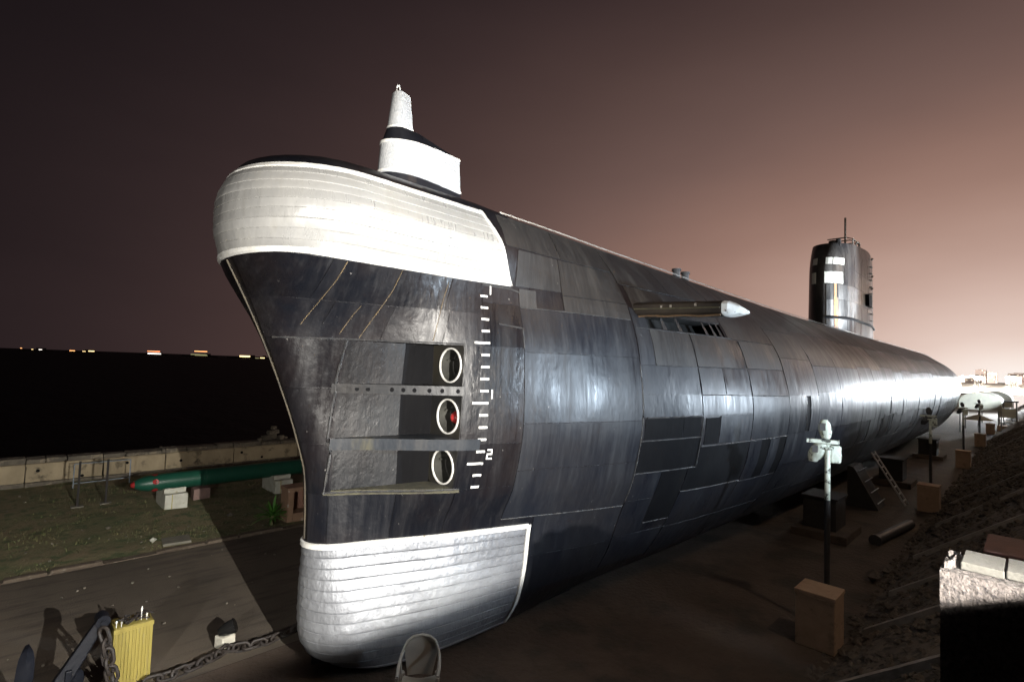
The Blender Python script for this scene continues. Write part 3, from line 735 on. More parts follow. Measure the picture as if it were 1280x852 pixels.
# closed bulwark top set 0.35 m below the rim
inn = [Vector((p.x, p.y*.9, p.z-.02)) for p in rows[-1]]; flo = [Vector((p.x, p.y, p.z-.5)) for p in inn]
o = len(b.v)-n; b.grid([rows[-1], inn, flo], closed=True); b.f.append(tuple(range(len(b.v)-n, len(b.v))))
sail = b.build('sail', SAILP, sub, smooth=True, shade=45)
m_wwin = mat('white_window_cover', (.78, .77, .70), (.66, .64, .56), scale=5, rough=.5)
def spatch(name, s0, s1, z0, z1, m, side=1, off=.03, n=5, parent=None):
    b = MB(); xs_ = np.linspace(s0, s1, n)
    b.grid([[sp(s, z, o, side) for s in xs_] for z, o in ((z0, .0), (z0, off), (z1, off), (z1, .0))])
    b.grid([[sp(s0, z, o, side) for z in (z0, z1)] for o in (0, off)]); b.grid([[sp(s1, z, o, side) for z in (z0, z1)] for o in (0, off)])
    return b.build(name, m, parent or sail)
for s0, s1 in ((.03, .21), (.25, .50), (.54, .90)): spatch('window', s0, s1, 11.05, 11.43, m_wwin)
spatch('window', .06, .27, 11.05, 11.43, m_wwin, side=-1)
for s0, s1 in ((.02, .27), (.30, .82)): spatch('panel', s0, s1, 10.0, 10.62, m_wwin)
spatch('panel', .08, .30, 10.0, 10.62, m_wwin, side=-1)
m_rust = mat('orange_rust_run', (.30, .12, .035), (.42, .27, .16), scale=3, stretch=(2, 2, .6), rough=.8, c3=(.12, .11, .10), s3=3, t3=(.5, .6), st3=(2, 2, .5))
spatch('rust_run', .31, .43, 9.2, 9.98, m_rust, off=.006, n=3); spatch('rust_run', .30, .52, 8.2, 9.22, m_rust, off=.007, n=3); spatch('rust_run', .33, .55, 7.4, 8.05, m_rust, off=.006, n=3)
# plates on the sail
for z0, z1 in ((7.35, 8.05), (8.2, 9.1), (9.1, 9.95)):
    for s0, s1 in ((.04, .28), (.50, 1.2), (1.2, 2.3), (2.3, 3.9), (3.9, 5.6), (5.6, 7.2)):
        spatch('plate', s0+.015, s1-.015, z0+.02, z1-.02, hull_mat('sail_plate_paint', (.09, .09, .092), (.22, .215, .21), .26, .5, .04, .012, dust=(.38, .37, .36), rnd=.5, metal=.5, rust=(.16, .08, .04)), off=.015, n=6)
for z0, z1 in ((9.97, 10.9), (10.9, 11.8)):
    for s0, s1 in ((1.0, 2.2), (2.2, 4.0), (4.0, 6.2)): spatch('plate', s0+.015, s1-.015, z0+.02, z1-.02, SAILP, off=.015, n=6)
b = MB(); b.tube([sp(s, 8.12, .05) for s in ss[1:]], .06, 6); b.build('rubbing_ledge', MATTE, sail, smooth=True)
b = MB(); c = sp(5.3, 9.55, .0); b.box((c.x, c.y-.06, c.z), (.75, .3, .7)); b.build('step_box', MATTE, sail)
for k in range(9):
    c = sp(6.2, 8.4+k*.42, .08); MB().box(c, (.34, .16, .05)).build('rung', m_edge, sail)
b = MB()
for x in (34.2, 35.0, 35.9): b.tube([(x, -.9, 12.3), (x, -.9, 12.85), (x+.1, -.55, 13.0), (x+.1, .4, 13.0)], .035, 6)
b.tube([(34.2, -.9, 12.85), (35.9, -.9, 12.85)], .03, 6); b.build('rail', m_edge, sail, smooth=True)
b = MB(); b.tube([(35.0, -.35, 12.2), (35.0, -.35, 14.35)], .055, 8); b.build('antenna', m_edge, sail, smooth=True)
b = MB(); b.tube([(33.2, -.2, 12.1), (33.2, -.2, 12.62)], .28, 12); b.build('periscope_housing', SAILP, sail, smooth=True)
b = MB(); b.tube([(36.8, 0, 12.2), (36.8, 0, 13.1)], [.45, .35], 12); b.tube([(38.2, 0, 12.2), (38.2, 0, 12.9)], .3, 12); b.build('mast_fairing', SAILP, sail, smooth=True)
b = MB(); b.tube([(32.6, -.55, 12.1), (32.6, -.55, 12.55)], [.16, .12], 8); b.build('lookout_cowl', SAILP, sail, smooth=True)
b = MB(); b.tube([(34.6, -.95, 12.5), (34.7, -1.0, 12.75), (35.2, -1.0, 12.8), (35.4, -.95, 12.5)], .04, 6); b.build('grab_hoop', m_edge, sail, smooth=True)
for s_, z_ in ((6.4, 12.3), (6.5, 11.2), (6.3, 10.4)):
    c = sp(s_, z_, .12); MB().box(c, (.22, .12, .12), rz=.3, rx=.4).build('cleat', m_edge, sail, bevel=.03)
# stern planes and screw guard, far end
b = MB(); b.box((84, -2.1, 3.4), (2.6, 3.0, .16)); b.box((84, 2.1, 3.4), (2.6, 3.0, .16)); b.build('stern_plane', BLACK, sub, bevel=.05)

# ================================================================== FLOODLIGHTS on the promenade
m_steel = mat('galvanised_steel', (.36, .37, .36), (.26, .27, .26), scale=8, rough=.5, metal=.6)
m_lamp = mat('flood_lens', (1.0, .97, .90), emit=6.0)
m_lwhite = mat('flaking_white_housing', (.62, .64, .55), (.44, .47, .38), scale=7, rough=.6, bump=.02, bscale=14, c3=(.05, .05, .04), s3=9, t3=(.55, .60))
m_dark = mat('dark_painted_steel', (.03, .03, .034), (.05, .048, .046), scale=6, rough=.5)
def flood(x, y, z, target, watts, label, col=(.85, .93, 1.0), cone=120, size=.02, blend=.55):
    e = tag(empty('floodlight', (x, y, 3.3)), label, 'floodlight', 'floodlights behind the promenade parapet')
    d = (Vector(target)-Vector((x, y, z))).normalized(); a = math.atan2(d.y, d.x)
    b = MB(); b.tube([(x, y, 3.3), (x, y, z-.25)], .05, 10); b.box((x, y, 2.80), (.4, .4, .04)); b.build('post', m_steel, e, smooth=True)
    bx = Vector((x, y, z))-d*.18
    b = MB(); b.box(bx, (.16, .5, .36), rz=a); b.build('housing', m_lwhite, e, bevel=.02)
    b = MB(); b.box(Vector((x, y, z))-d*.085, (.012, .46, .32), rz=a); b.build('lens', m_lamp, e)
    b = MB(); n = Vector((-d.y, d.x, 0)).normalized()
    b.tube([bx+n*.29, bx+n*.29-Vector((0, 0, .28)), bx-n*.29-Vector((0, 0, .28)), bx-n*.29], .018, 6); b.build('yoke', m_steel, e)
    ld = bpy.data.lights.new('flood_beam', 'SPOT'); ld.energy = watts; ld.color = col; ld.spot_size = R(cone); ld.spot_blend = blend; ld.shadow_soft_size = size
    o = bpy.data.objects.new('flood_beam', ld); COL.objects.link(o); o.parent = e; o.location = (0, 0, z-3.3)
    o.rotation_euler = d.to_track_quat('-Z', 'Y').to_euler()
SOFT = dict(size=.12, cone=140)
FL = [(2.2, 4.75, (2.4, 2, 5.6), 9000, 'floodlight on a post behind the parapet, aimed at the silver bow', dict(col=(1.0, .95, .87), cone=104, blend=.75)),
      (-5.0, 4.75, (7.0, -1, 5.0), 3200, 'floodlight on a post behind the parapet, ahead of the bow', dict(col=(1.0, .95, .88), size=.04)),
      (10.0, 4.75, (8, -2, 5.0), 2600, 'floodlight on a post abreast of the first big hull plate', dict(size=.12, col=(.70, .85, 1.0), cone=110)),
      (19.5, 4.75, (13, -2, 5.5), 3200, 'floodlight on a post abreast of the bow plane', dict(size=.2, col=(.74, .87, 1.0))),
      (33.0, 4.75, (31.8, -1, 10.4), 34000, 'floodlight on a post abreast of the conning tower front', dict(cone=38, size=.3)),
      (48.0, 4.75, (38, -2, 8.0), 3200, 'floodlight on a post abreast of the hull abaft the conning tower', SOFT),
      (60.0, 4.75, (70, -4, 5.0), 6000, 'floodlight on a post abreast of the after hull', dict(size=.1, cone=70)),
      (82.0, 4.75, (60, -3, 5.0), 12000, 'floodlight on a post abreast of the stern', SOFT),
      (104.0, 4.75, (70, -3, 5.0), 45000, 'floodlight on a post beyond the stern', SOFT)]
for x, z, t, wts, lab, *kw in FL: flood(x, -9.9, z, t, wts, lab, **(kw[0] if kw else {}))

# warm street lamps along the promenade road, behind and beside the photographer
def road_lamp(x, label):
    e = tag(empty('road_lamp', (x, -13.2, 3.3)), label, 'street lamp', 'warm street lamps along the promenade road')
    MB().tube([(x, -13.2, 3.3), (x, -13.2, 13.0), (x, -12.7, 13.6), (x, -11.9, 13.75)], [.10, .07, .05, .045], 8).build('pole', m_steel, e, smooth=True)
    MB().box((x, -11.5, 13.74), (.3, .8, .14)).build('lamp_head', m_dark, e, bevel=.03); MB().box((x, -11.5, 13.66), (.22, .6, .02)).build('lamp_lens', mat('sodium_lens', (1.0, .76, .5), emit=8.0), e)
    ld = bpy.data.lights.new('lamp_glow', 'POINT'); ld.energy = 950; ld.color = (1.0, .76, .56); ld.shadow_soft_size = .25
    o = bpy.data.objects.new('lamp_glow', ld); COL.objects.link(o); o.parent = e; o.location = (0, 1.7, 10.2)
for x, lab in ((9.0, 'warm street lamp on the promenade road abreast of the bow'), (36.0, 'warm street lamp on the promenade road abreast of the conning tower'), (64.0, 'warm street lamp on the promenade road abreast of the stern')): road_lamp(x, lab)
# ================================================================== THINGS ON THE RIGHT
# viewing platform pier at the top of the slope
pf = tag(empty('platform_pier', (4.2, -8.2, 1.6)), 'rough plastered pier with a broken cement slab on top, on the slope', 'pier')
MB().box((3.69, -8.22, 2.65), (.38, 1.12, 2.55)).build('pier_body', m_plast, pf)
for x0, x1, y0, y1 in ((3.585, 3.86, -7.90, -7.735), (3.59, 3.86, -8.7, -7.906)):
    MB().box(((x0+x1)/2, (y0+y1)/2, 3.947), (x1-x0, y1-y0, .04), rx=.01).build('slab', m_slab, pf, bevel=.005)
b = MB(); sp_ = [(3.54, -7.675), (3.60, -7.672), (3.66, -7.685), (3.74, -7.672), (3.80, -7.68), (3.85, -7.71), (3.78, -7.722), (3.70, -7.718), (3.62, -7.724), (3.55, -7.70)]
nn = len(sp_); b.add([(x, y, 3.928) for x, y in sp_]+[(x+.01, y, 3.958+.012*math.sin(i*2.3)) for i, (x, y) in enumerate(sp_)], [tuple(range(nn))[::-1], tuple(range(nn, 2*nn))]+[(i, (i+1) % nn, nn+(i+1) % nn, nn+i) for i in range(nn)])
b.build('broken_slab', m_plast, pf)
pm = tag(MB().box((10.6, -8.05, 1.7), (1.2, 1.1, 1.65)).build('plaster_pillar', mat('red_brown_plaster', (.16, .075, .06), (.11, .055, .045), scale=5, rough=.9, bump=.01, bscale=20), bevel=.02), 'dark red brown pillar standing beyond the broken slab', 'pillar')
m_blk = mat('tan_painted_block', (.44, .31, .215), (.36, .25, .17), scale=4, rough=.9, bump=.01, bscale=22, c3=(.24, .17, .12), s3=5, t3=(.58, .7), rnd=.08)
def lamp_block(x, y, s=.64, h=.98, label=''):
    e = tag(empty('concrete_block', (x, y, 0)), label, 'block', 'tan concrete blocks along the foot of the slope')
    MB().box((x, y, h*.47), (s, s, h*.94)).build('body', m_blk, e, bevel=.02)
    MB().box((x, y, h*.94+.036), (s+.03, s+.03, .07)).build('cap', m_blk, e, bevel=.012)
def lamp_pole(x, y, h, label, m_h=m_lwhite, hs=1.0):
    e = tag(empty('lamp_post', (x, y, 0)), label, 'lamp post', 'twin lamp posts along the foot of the slope')
    b = MB(); b.tube([(x, y, 0), (x, y, h*.62)], .052, 10); b.build('lower_pole', m_dark, e, smooth=True)
    b = MB(); b.tube([(x, y, h*.62), (x, y, h-.42)], .050, 10); b.build('upper_pole', m_lwhite, e, smooth=True)
    zc = h-.42
    b = MB(); b.box((x-.10, y+.06, zc+.03), (.07, .55, .07), rz=.35); b.box((x, y, zc-.1), (.16, .16, .05)); b.build('bracket', m_lwhite, e)
    # two bulky shell shaped lamp heads, one above and one below the arm
    for dx, dy, z0, z1, wd, tilt in ((-.02, .04, zc+.08, zc+.56*hs, .15*hs, .05), (.0, .22*hs, zc-.50*hs, zc+.04, .19*hs, -.30)):
        b = MB(); rows = []
        for k in range(9):
            t = k/8; z = z0+(z1-z0)*t; r = wd*math.sin(math.pi*(.12+.80*t))**.6
            rows.append([(x+dx+r*.62*math.cos(a)+tilt*(t-.5)*.3, y+dy+r*math.sin(a)+tilt*(t-.5)*.6, z) for a in np.linspace(0, 2*math.pi, 13)[:-1]])
        b.grid(rows, closed=True); b.f.append(tuple(range(12))[::-1]); b.f.append(tuple(range(len(b.v)-12, len(b.v))))
        hd = b.build('lamp_head', m_h, e, smooth=True)
        MB().box((x+dx-.1, y+dy+.02, (z0+z1)/2+.05), (.05, .10, .14), rz=.3).build('latch', m_dark, hd)
    b = MB(); b.box((x+.12, y-.1, zc-.22), (.16, .2, .34), rz=.4); b.build('ballast_box', m_lwhite, e, bevel=.04)
bl = ['with a tall twin lamp post behind it', 'second from the broken pier', 'third from the broken pier', 'fourth from the broken pier', 'fifth from the broken pier']
for i, x in enumerate((10.95, 25.0, 39, 53, 67)):
    lamp_block(x, -5.22-(.05 if i else 0), label='square tan concrete block at the slope foot, '+bl[i])
lp = ['twin lamp post with flaking white lamp heads behind the first tan block', 'twin lamp post with lamp heads coloured dark as silhouettes by the second tan block', 'twin lamp post with heads coloured dark as silhouettes by the third tan block', 'twin lamp post with heads coloured dark as silhouettes by the fourth tan block']
for i, x in enumerate((11.6, 26.3, 40.5, 54.5)):
    lamp_pole(x, -5.18, 4.02-.15*i, lp[i], m_lwhite if i == 0 else m_dark, hs=.80 if i == 0 else .66)  # heads after the first get a dark colour to stand as silhouettes
# black pedestals under the bilge
m_ped = mat('black_pedestal', (.022, .020, .020), (.035, .032, .030), scale=3, rough=.85, bump=.01, bscale=18)
for i, x in enumerate((18.6, 30.0, 42.0)):
    e = tag(empty('support_pedestal', (x, -3.6, 0)), ['square black pedestal on a base slab under the hull by the first lamp post', 'square black pedestal under the hull behind the leaning stairs', 'square black pedestal under the hull by the third lamp post'][i], 'pedestal', 'black pedestals under the hull')
    MB().box((x, -3.45, .12), (1.9, 1.5, .24)).build('base_slab', m_path, e, bevel=.02)
    MB().box((x, -3.4, .70), (1.15, .9, .92)).build('block', m_ped, e, bevel=.02)
    MB().box((x, -3.4, 1.19), (1.25, 1.0, .06)).build('cap', m_ped, e, bevel=.01)
for i, x in enumerate((8.5, 20.5, 34, 48, 62)):
    e = tag(empty('keel_block', (x, 0, 0)), 'low concrete keel block beneath the hull', 'keel block', 'keel blocks under the submarine')
    MB().box((x, 0, .045), (1.4, 1.6, .09)).build('block', m_ped, e, bevel=.01)
# stairs leaning on the hull
m_alu = mat('bare_aluminium', (.55, .55, .54), (.42, .42, .42), scale=9, rough=.35, metal=.8)
e = tag(empty('leaning_ladder', (25.5, -4.5, 0)), 'aluminium ladder leaning against the lower hull', 'ladder')
for dx in (0, .55):
    b = MB(); b.tube([(25.1+dx, -4.55, .02), (25.6+dx, -3.35, 1.85)], .035, 6); b.build('stringer', m_alu, e)
for k in range(8):
    t = (k+.6)/8; MB().box((25.38+.5*t, -4.55+1.2*t, .02+1.83*t), (.52, .06, .03)).build('rung', m_alu, e)
e = tag(empty('boarding_steps', (24.0, -3.6, 0)), 'dark boarding steps with pale nosings beside the leaning ladder', 'steps')
b = MB(); b.add([(23.3, -4.0, 0), (24.6, -4.0, 0), (24.6, -3.0, 0), (23.3, -3.0, 0), (23.3, -3.2, 1.5), (24.6, -3.2, 1.5), (24.6, -3.0, 1.5), (23.3, -3.0, 1.5)], [(3, 2, 1, 0), (4, 5, 6, 7), (0, 1, 5, 4), (1, 2, 6, 5), (2, 3, 7, 6), (3, 0, 4, 7)])
b.build('frame', m_ped, e)
for k in range(4): MB().box((23.95, -3.97+.2*k, .25+.37*k), (1.3, .03, .02)).build('nosing', m_alu, e)
# log-like pipe lying on the path and rocks
e = tag(empty('steel_pipe', (20.5, -4.95, 0)), 'dark pipe lying on the path by the slope', 'pipe')
b = MB(); b.tube([(18.6, -4.75, .14), (21.6, -5.15, .14)], .14, 12); b.build('barrel', m_dark, e, smooth=True)
b = MB(); b.tube([(18.5, -4.737, .14), (18.62, -4.753, .14)], .17, 12); b.build('flange', m_dark, e, smooth=True)
for i, (x, y, s) in enumerate(((15.2, -5.3, .32), (16.0, -5.4, .22))):
    b = MB(); b.add([jit((x+s*p[0], y+s*.7*p[1], s*.35+s*.6*p[2]), .05, 3) for p in ico], icf)
    tag(b.build('rock', m_stone), ['larger dark rock at the slope foot beyond the first lamp post', 'smaller dark rock at the slope foot beyond the first lamp post'][i], 'rock')

# ================================================================== THINGS BY THE BOW
# plastic armchair
m_chair = mat('white_plastic', (.42, .40, .36), (.36, .345, .31), scale=4, rough=.4)
def chair(x, y, z, rz, label):
    e = tag(empty('plastic_chair', (0, 0, 0)), label, 'chair')
    # local: front is -Y
    b = MB(); rows = []
    for j in range(7):
        v = -.24+.46*j/6; rows.append([(u, v, .42-.05*(1-(u/.25)**2)*(1 if j > 0 else .6)-.03*(j/6)) for u in np.linspace(-.24, .24, 9)])
    b.grid(rows); b.grid([[(p[0], p[1], p[2]-.012) for p in r] for r in rows]); b.grid([rows[0], [(p[0], p[1]-.012, p[2]-.05) for p in rows[0]]]); b.build('seat', m_chair, e, smooth=True)
    b = MB(); rows = []
    for j in range(13):
        t = j/12; z0 = .38+.475*t
        wd = (.175+.06*min(1, t/.55)) if t < .74 else max(.05, .235*math.sqrt(max(0, 1-((t-.74)/.275)**2)))
        rows.append([(u*wd, .21+.155*t+.035*(1-u*u), z0) for u in np.linspace(-1, 1, 11)])
    b.grid(rows); b.grid([[(p[0], p[1]+.012, p[2]) for p in r] for r in rows]); b.build('backrest', m_chair, e, smooth=True)
    b = MB(); arc = [(-.275, -.22, .60), (-.285, -.05, .625), (-.28, .10, .655), (-.265, .21, .69), (-.24, .29, .735), (-.20, .34, .80), (-.12, .375, .845), (0, .39, .862)]
    arc = arc+[(-x, y, z) for x, y, z in arc[-2::-1]]
    b.tube(arc, .022, 8); b.build('arm_rail', m_chair, e, smooth=True)
    for s in (-1, 1):
        b = MB(); b.tube([(.275*s, -.22, .60), (.265*s, -.24, .42), (.275*s, -.27, 0)], [.028, .034, .024], 8); b.build('leg', m_chair, e, smooth=True)
        b = MB(); b.tube([(.25*s, .2, .44), (.27*s, .30, 0)], [.034, .024], 8); b.build('leg', m_chair, e, smooth=True)
        b = MB(); b.tube([(.275*s, -.05, .62), (.255*s, .0, .40)], .018, 6); b.tube([(.27*s, .08, .645), (.25*s, .12, .40)], .018, 6); b.build('arm_strut', m_chair, e, smooth=True)
    e.location = (x, y, z); e.rotation_euler = (0, 0, rz); return e
rzc = R(-40)
chair(4.40, -1.90, 0.0, rzc, 'white plastic armchair standing on the ground under the silver chin')

# anchor, chain and yellow box
m_anc = mat('blue_black_anchor_paint', (.005, .006, .010), (.008, .009, .013), scale=6, rough=.5, spec=.2, bump=.006, bscale=20)
an = tag(empty('anchor', (.7, 1.3, 0)), 'blue black ship anchor leaning by the yellow box', 'anchor')
top = Vector((1.20, 1.30, 1.10)); bot = Vector((.62, 1.18, .16)); dv = (bot-top).normalized()
b = MB()
def beam(b, p, q, w0, h0, w1, h1, up):
    d = (q-p).normalized(); s = d.cross(up).normalized(); u2 = s.cross(d)
    vs = [p+s*a*w0+u2*c*h0 for a, c in ((-1, -1), (1, -1), (1, 1), (-1, 1))]+[q+s*a*w1+u2*c*h1 for a, c in ((-1, -1), (1, -1), (1, 1), (-1, 1))]
    b.add(vs, [(3, 2, 1, 0), (4, 5, 6, 7), (0, 1, 5, 4), (1, 2, 6, 5), (2, 3, 7, 6), (3, 0, 4, 7)])
nrm = Vector((0, -1, .2))
beam(b, top, bot, .065, .055, .11, .085, nrm); b.build('shank', m_anc, an, bevel=.02)
b = MB(); b.tube([top+Vector((0, -.10, 0)), top+Vector((0, .12, 0))], .085, 16); b.build('shackle_eye', m_anc, an, smooth=True)
b = MB(); b.tube([top+Vector((0, -.12, 0)), top+Vector((0, -.14, 0))], .035, 10); b.build('pin', m_anc, an)
mid = top+dv*.62; b = MB(); beam(b, mid+Vector((-.02, -.09, .02)), mid+Vector((.02, -.09, -.22))+dv*.1, .035, .03, .03, .03, nrm); b.build('lug', m_anc, an, bevel=.01)
b = MB(); beam(b, bot+Vector((-.42, .02, -.02)), bot+Vector((.30, .02, -.02)), .12, .12, .12, .12, Vector((0, 0, 1))); b.build('crown', m_anc, an, bevel=.03)
for cx, ht in ((.40, .92), (.92, .45)):
    b = MB(); rows = []
    for k in range(9):
        t = math.sin(k/8*math.pi/2); z = .1+ht*t; wd = .15*math.sqrt(max(.05, 1-t**7)); yy = 1.30-.05*math.sin(t*2); xx = cx+.03*t
        rows.append([(xx-wd*.62, yy-.03, z), (xx, yy-.07, z), (xx+wd*.62, yy-.03, z), (xx+wd*.5, yy+.05, z), (xx-wd*.5, yy+.05, z)])
    b.grid(rows, closed=True); b.f.append((len(b.v)-5, len(b.v)-4, len(b.v)-3, len(b.v)-2, len(b.v)-1)); b.build('fluke', m_anc, an, smooth=True, shade=50)

m_chain = mat('rusty_black_chain', (.014, .012, .012), (.03, .022, .017), scale=12, rough=.6, bump=.006, bscale=40)
def link_mesh():
    pts = []
    for k in range(16):
        a = 2*math.pi*k/16; pts.append((.075*math.cos(a)+(.045 if math.cos(a) > 0 else -.045), .062*math.sin(a), 0))
    b = MB(); n = 7; k = len(pts); o = 0
    for i in range(k):
        d = (Vector(pts[(i+1) % k])-Vector(pts[i-1])).normalized(); s = d.cross(Vector((0, 0, 1)))
        for j in range(n):
            t = 2*math.pi*j/n; b.v.append(tuple(Vector(pts[i])+(s*math.cos(t)+Vector((0, 0, 1))*math.sin(t))*.024))
    for i in range(k):
        for j in range(n): b.f.append((i*n+j, i*n+(j+1) % n, ((i+1) % k)*n+(j+1) % n, ((i+1) % k)*n+j))
    return b
def chain(path, label, step=.165):
    path = [Vector(p) for p in path]; e = tag(empty('anchor_chain', path[0]), label, 'chain')
    base = None; acc = []
    for p, q in zip(path[:-1], path[1:]):
        n = max(1, round((q-p).length/step))
        for k in range(n): acc.append((p+(q-p)*((k+.5)/n), (q-p).normalized()))
    for i, (c, d) in enumerate(acc):
        if base is None: o = base = link_mesh().build('link', m_chain, None, smooth=True)
        else: o = base.copy(); COL.objects.link(o)
        o.parent = e; o.location = c-path[0]
        o.rotation_mode = 'QUATERNION'
        q = d.to_track_quat('X', 'Z'); roll = Matrix.Rotation((.35 if i % 2 else 1.35)+random.uniform(-.25, .25), 4, 'X').to_quaternion(); o.rotation_quaternion = q @ roll
chain([(1.75, 1.20, .07), (2.10, 1.16, .06), (2.45, 1.22, .06), (2.75, 1.32, .06), (2.86, 1.36, .09), (3.15, 1.26, .06), (3.4, 1.22, .06), (3.75, 1.26, .06), (4.3, 1.40, .06), (5.0, 1.5, .06)], 'heavy black chain lying across the road to the bow')
chain([(1.19, 1.14, 1.04), (1.24, 1.08, .85), (1.27, 1.06, .6), (1.33, 1.05, .35), (1.38, 1.06, .1)], 'rusty chain hanging from the anchor beside the yellow box', .14)
# yellow box
m_yel = mat('yellow_box_paint', (.30, .245, .055), (.25, .20, .045), scale=3, stretch=(8, 8, .5), rough=.55, bump=.004, bscale=8, bstretch=(6, 6, .4), c3=(.24, .21, .10), s3=6, t3=(.58, .7), st3=(5, 5, .4))
yb = tag(empty('yellow_box', (1.62, 1.62, 0)), 'yellow ribbed box with wire tangles and bulbs on top', 'box')
bx0, bx1, by0, by1, bh = 1.36, 1.84, 1.42, 1.80, .86
MB().box(((bx0+bx1)/2, (by0+by1)/2, bh/2), (bx1-bx0, by1-by0, bh)).build('body', m_yel, yb, bevel=.008)
for k in range(11):
    x = bx0+.03+(bx1-bx0-.06)*k/10; MB().box((x, by0-.006, bh*.47), (.022, .014, bh*.90)).build('rib', m_yel, yb)
MB().box(((bx0+bx1)/2, by0-.008, bh-.035), (bx1-bx0+.01, .022, .06)).build('rim', m_yel, yb)
b = MB()
for k in range(7):
    c = Vector((random.uniform(bx0+.05, bx1-.05), random.uniform(by0+.05, by1-.1), bh+.03)); q = [c+Vector((random.uniform(-.12, .12), random.uniform(-.1, .1), random.uniform(-.02, .05))) for _ in range(6)]
    b.tube(q, .011, 5)
b.build('wire_tangle', m_chain, yb, smooth=True)
m_bulb = mat('bulb_glass', (.75, .75, .70), rough=.15)
for dx, dy, h in ((.03, .05, .10), (.09, .03, .08), (.34, .1, .20), (.40, .06, .10)):
    b = MB(); b.tube([(bx0+dx, by0+dy, bh), (bx0+dx, by0+dy, bh+h*.6)], .006, 5); b.tube([(bx0+dx, by0+dy, bh+h*.6), (bx0+dx, by0+dy, bh+h*.8), (bx0+dx, by0+dy, bh+h)], [.008, .016, .005], 8); b.build('bulb', m_bulb, yb, smooth=True)
# little ground lamp on a white stone
gl = tag(empty('ground_lamp', (2.92, 1.62, 0)), 'small black spotlight sitting on a white stone by the chain', 'spotlight')
b = MB(); b.box((2.92, 1.62, .10), (.24, .22, .20), rz=.3); b.build('stone', mat('whitewashed_stone', (.62, .60, .52), (.45, .43, .36), scale=9, rough=.9, bump=.01, bscale=20), gl, bevel=.02)
b = MB(); prof = [(-.13, .02), (-.12, .06), (-.05, .095), (.05, .115), (.13, .12), (.14, .11)]
dl = Vector((.86, -.35, .36)).normalized(); a1 = dl.cross(Vector((0, 0, 1))).normalized(); a2_ = a1.cross(dl); cc = Vector((2.93, 1.60, .29))
b.grid([[cc+dl*x+(a1*math.cos(2*math.pi*k/16)+a2_*math.sin(2*math.pi*k/16))*r for k in range(16)] for x, r in prof], closed=True); b.f.append(tuple(range(16))[::-1]); b.f.append(tuple(range(len(b.v)-16, len(b.v))))
b.build('lamp_housing', mat('black_gloss', (.012, .012, .012), rough=.15), gl, smooth=True)
b = MB(); b.tube([(3.0, 1.5, .02), (3.15, 1.38, .015), (3.28, 1.30, .02), (3.2, 1.2, .015), (3.08, 1.22, .02)], .010, 5); b.build('cable', m_chain, gl, smooth=True)

# ================================================================== LAWN THINGS
m_green = mat('green_torpedo_paint', (.010, .070, .045), (.014, .09, .058), scale=2, rough=.38, bump=.003, bscale=14, c3=(.03, .07, .045), s3=3, t3=(.58, .7))
TYc, TZc, TR = 11.75, .76, .27
tor = tag(empty('torpedo', (6, TYc, 0)), 'long green torpedo with red dots lying on white plinths on the lawn', 'torpedo')
def lathe(prof, n=24): 
    b = MB(); b.grid([[(x, TYc+r*math.cos(2*math.pi*k/n), TZc+r*math.sin(2*math.pi*k/n)) for k in range(n)] for x, r in prof], closed=True); return b
lathe([(3.10, .10), (3.16, .15), (3.28, .20), (3.45, .24), (3.7, .262), (4.1, .268), (5.0, TR), (9.4, TR), (9.9, .24), (10.4, .16), (10.7, .09)]).build('body', m_green, tor, smooth=True)
lathe([(3.0, .0), (3.005, .04), (3.03, .075), (3.10, .101)]).build('nose', m_red, tor, smooth=True)
lathe([(4.98, TR+.002), (4.99, TR+.012), (5.05, TR+.012), (5.06, TR+.002)]).build('joint_band', m_green, tor, smooth=True)
for a in (R(163), R(98), R(228), R(30)):
    b = MB(); b.add([(3.62+.085*math.cos(t), TYc+.268*math.cos(a+.085*math.sin(t)/.26), TZc+.268*math.sin(a+.085*math.sin(t)/.26)) for t in np.linspace(0, 2*math.pi, 15)[:-1]], [tuple(range(14))]); b.build('red_dot', m_red, tor)
for a in (0, math.pi/2, math.pi, -math.pi/2):
    MB().box((10.35, TYc+.24*math.cos(a), TZc+.24*math.sin(a)), (.5, .02, .3), rx=a-math.pi/2).build('tail_fin', m_green, tor)
m_plin = mat('white_plinth', (.66, .67, .60), (.52, .52, .44), scale=5, rough=.8, bump=.006, bscale=25, c3=(.36, .33, .18), s3=4, t3=(.60, .70))
for i, x in enumerate((4.12, 7.45)):
    e = tag(empty('torpedo_plinth', (x, TYc, 0)), ['white concrete plinth under the nose end of the green torpedo', 'white concrete plinth under the middle of the green torpedo'][i], 'plinth', 'plinths under the torpedo')
    MB().box((x, TYc-.05, .235), (.62, 1.3, .47)).build('base', m_plin, e, bevel=.01)
    b = MB()
    pr = [(-.48, .472), (.48, .472), (.48, .62), (.30, .60), (.18, .54), (0, .505), (-.18, .54), (-.30, .60), (-.48, .62)]
    n = len(pr); b.add([(x-.30, TYc+y, z) for y, z in pr]+[(x+.30, TYc+y, z) for y, z in pr], [tuple(range(n))[::-1], tuple(range(n, 2*n))]+[(k, (k+1) % n, n+(k+1) % n, n+k) for k in range(n)])
    b.build('saddle', m_plin, e)
    MB().box((x-.12, TYc-.705, .235), (.02, .012, .46)).build('drip_stain', mat('ochre_stain', (.42, .36, .10), rough=.9), e)
tag(MB().box((5.02, 12.0, .19), (.5, .4, .38)).build('pink_block', mat('pink_block', (.30, .20, .18), (.22, .15, .13), scale=6, rough=.9), bevel=.015), 'low pink block behind the torpedo plinth', 'block')
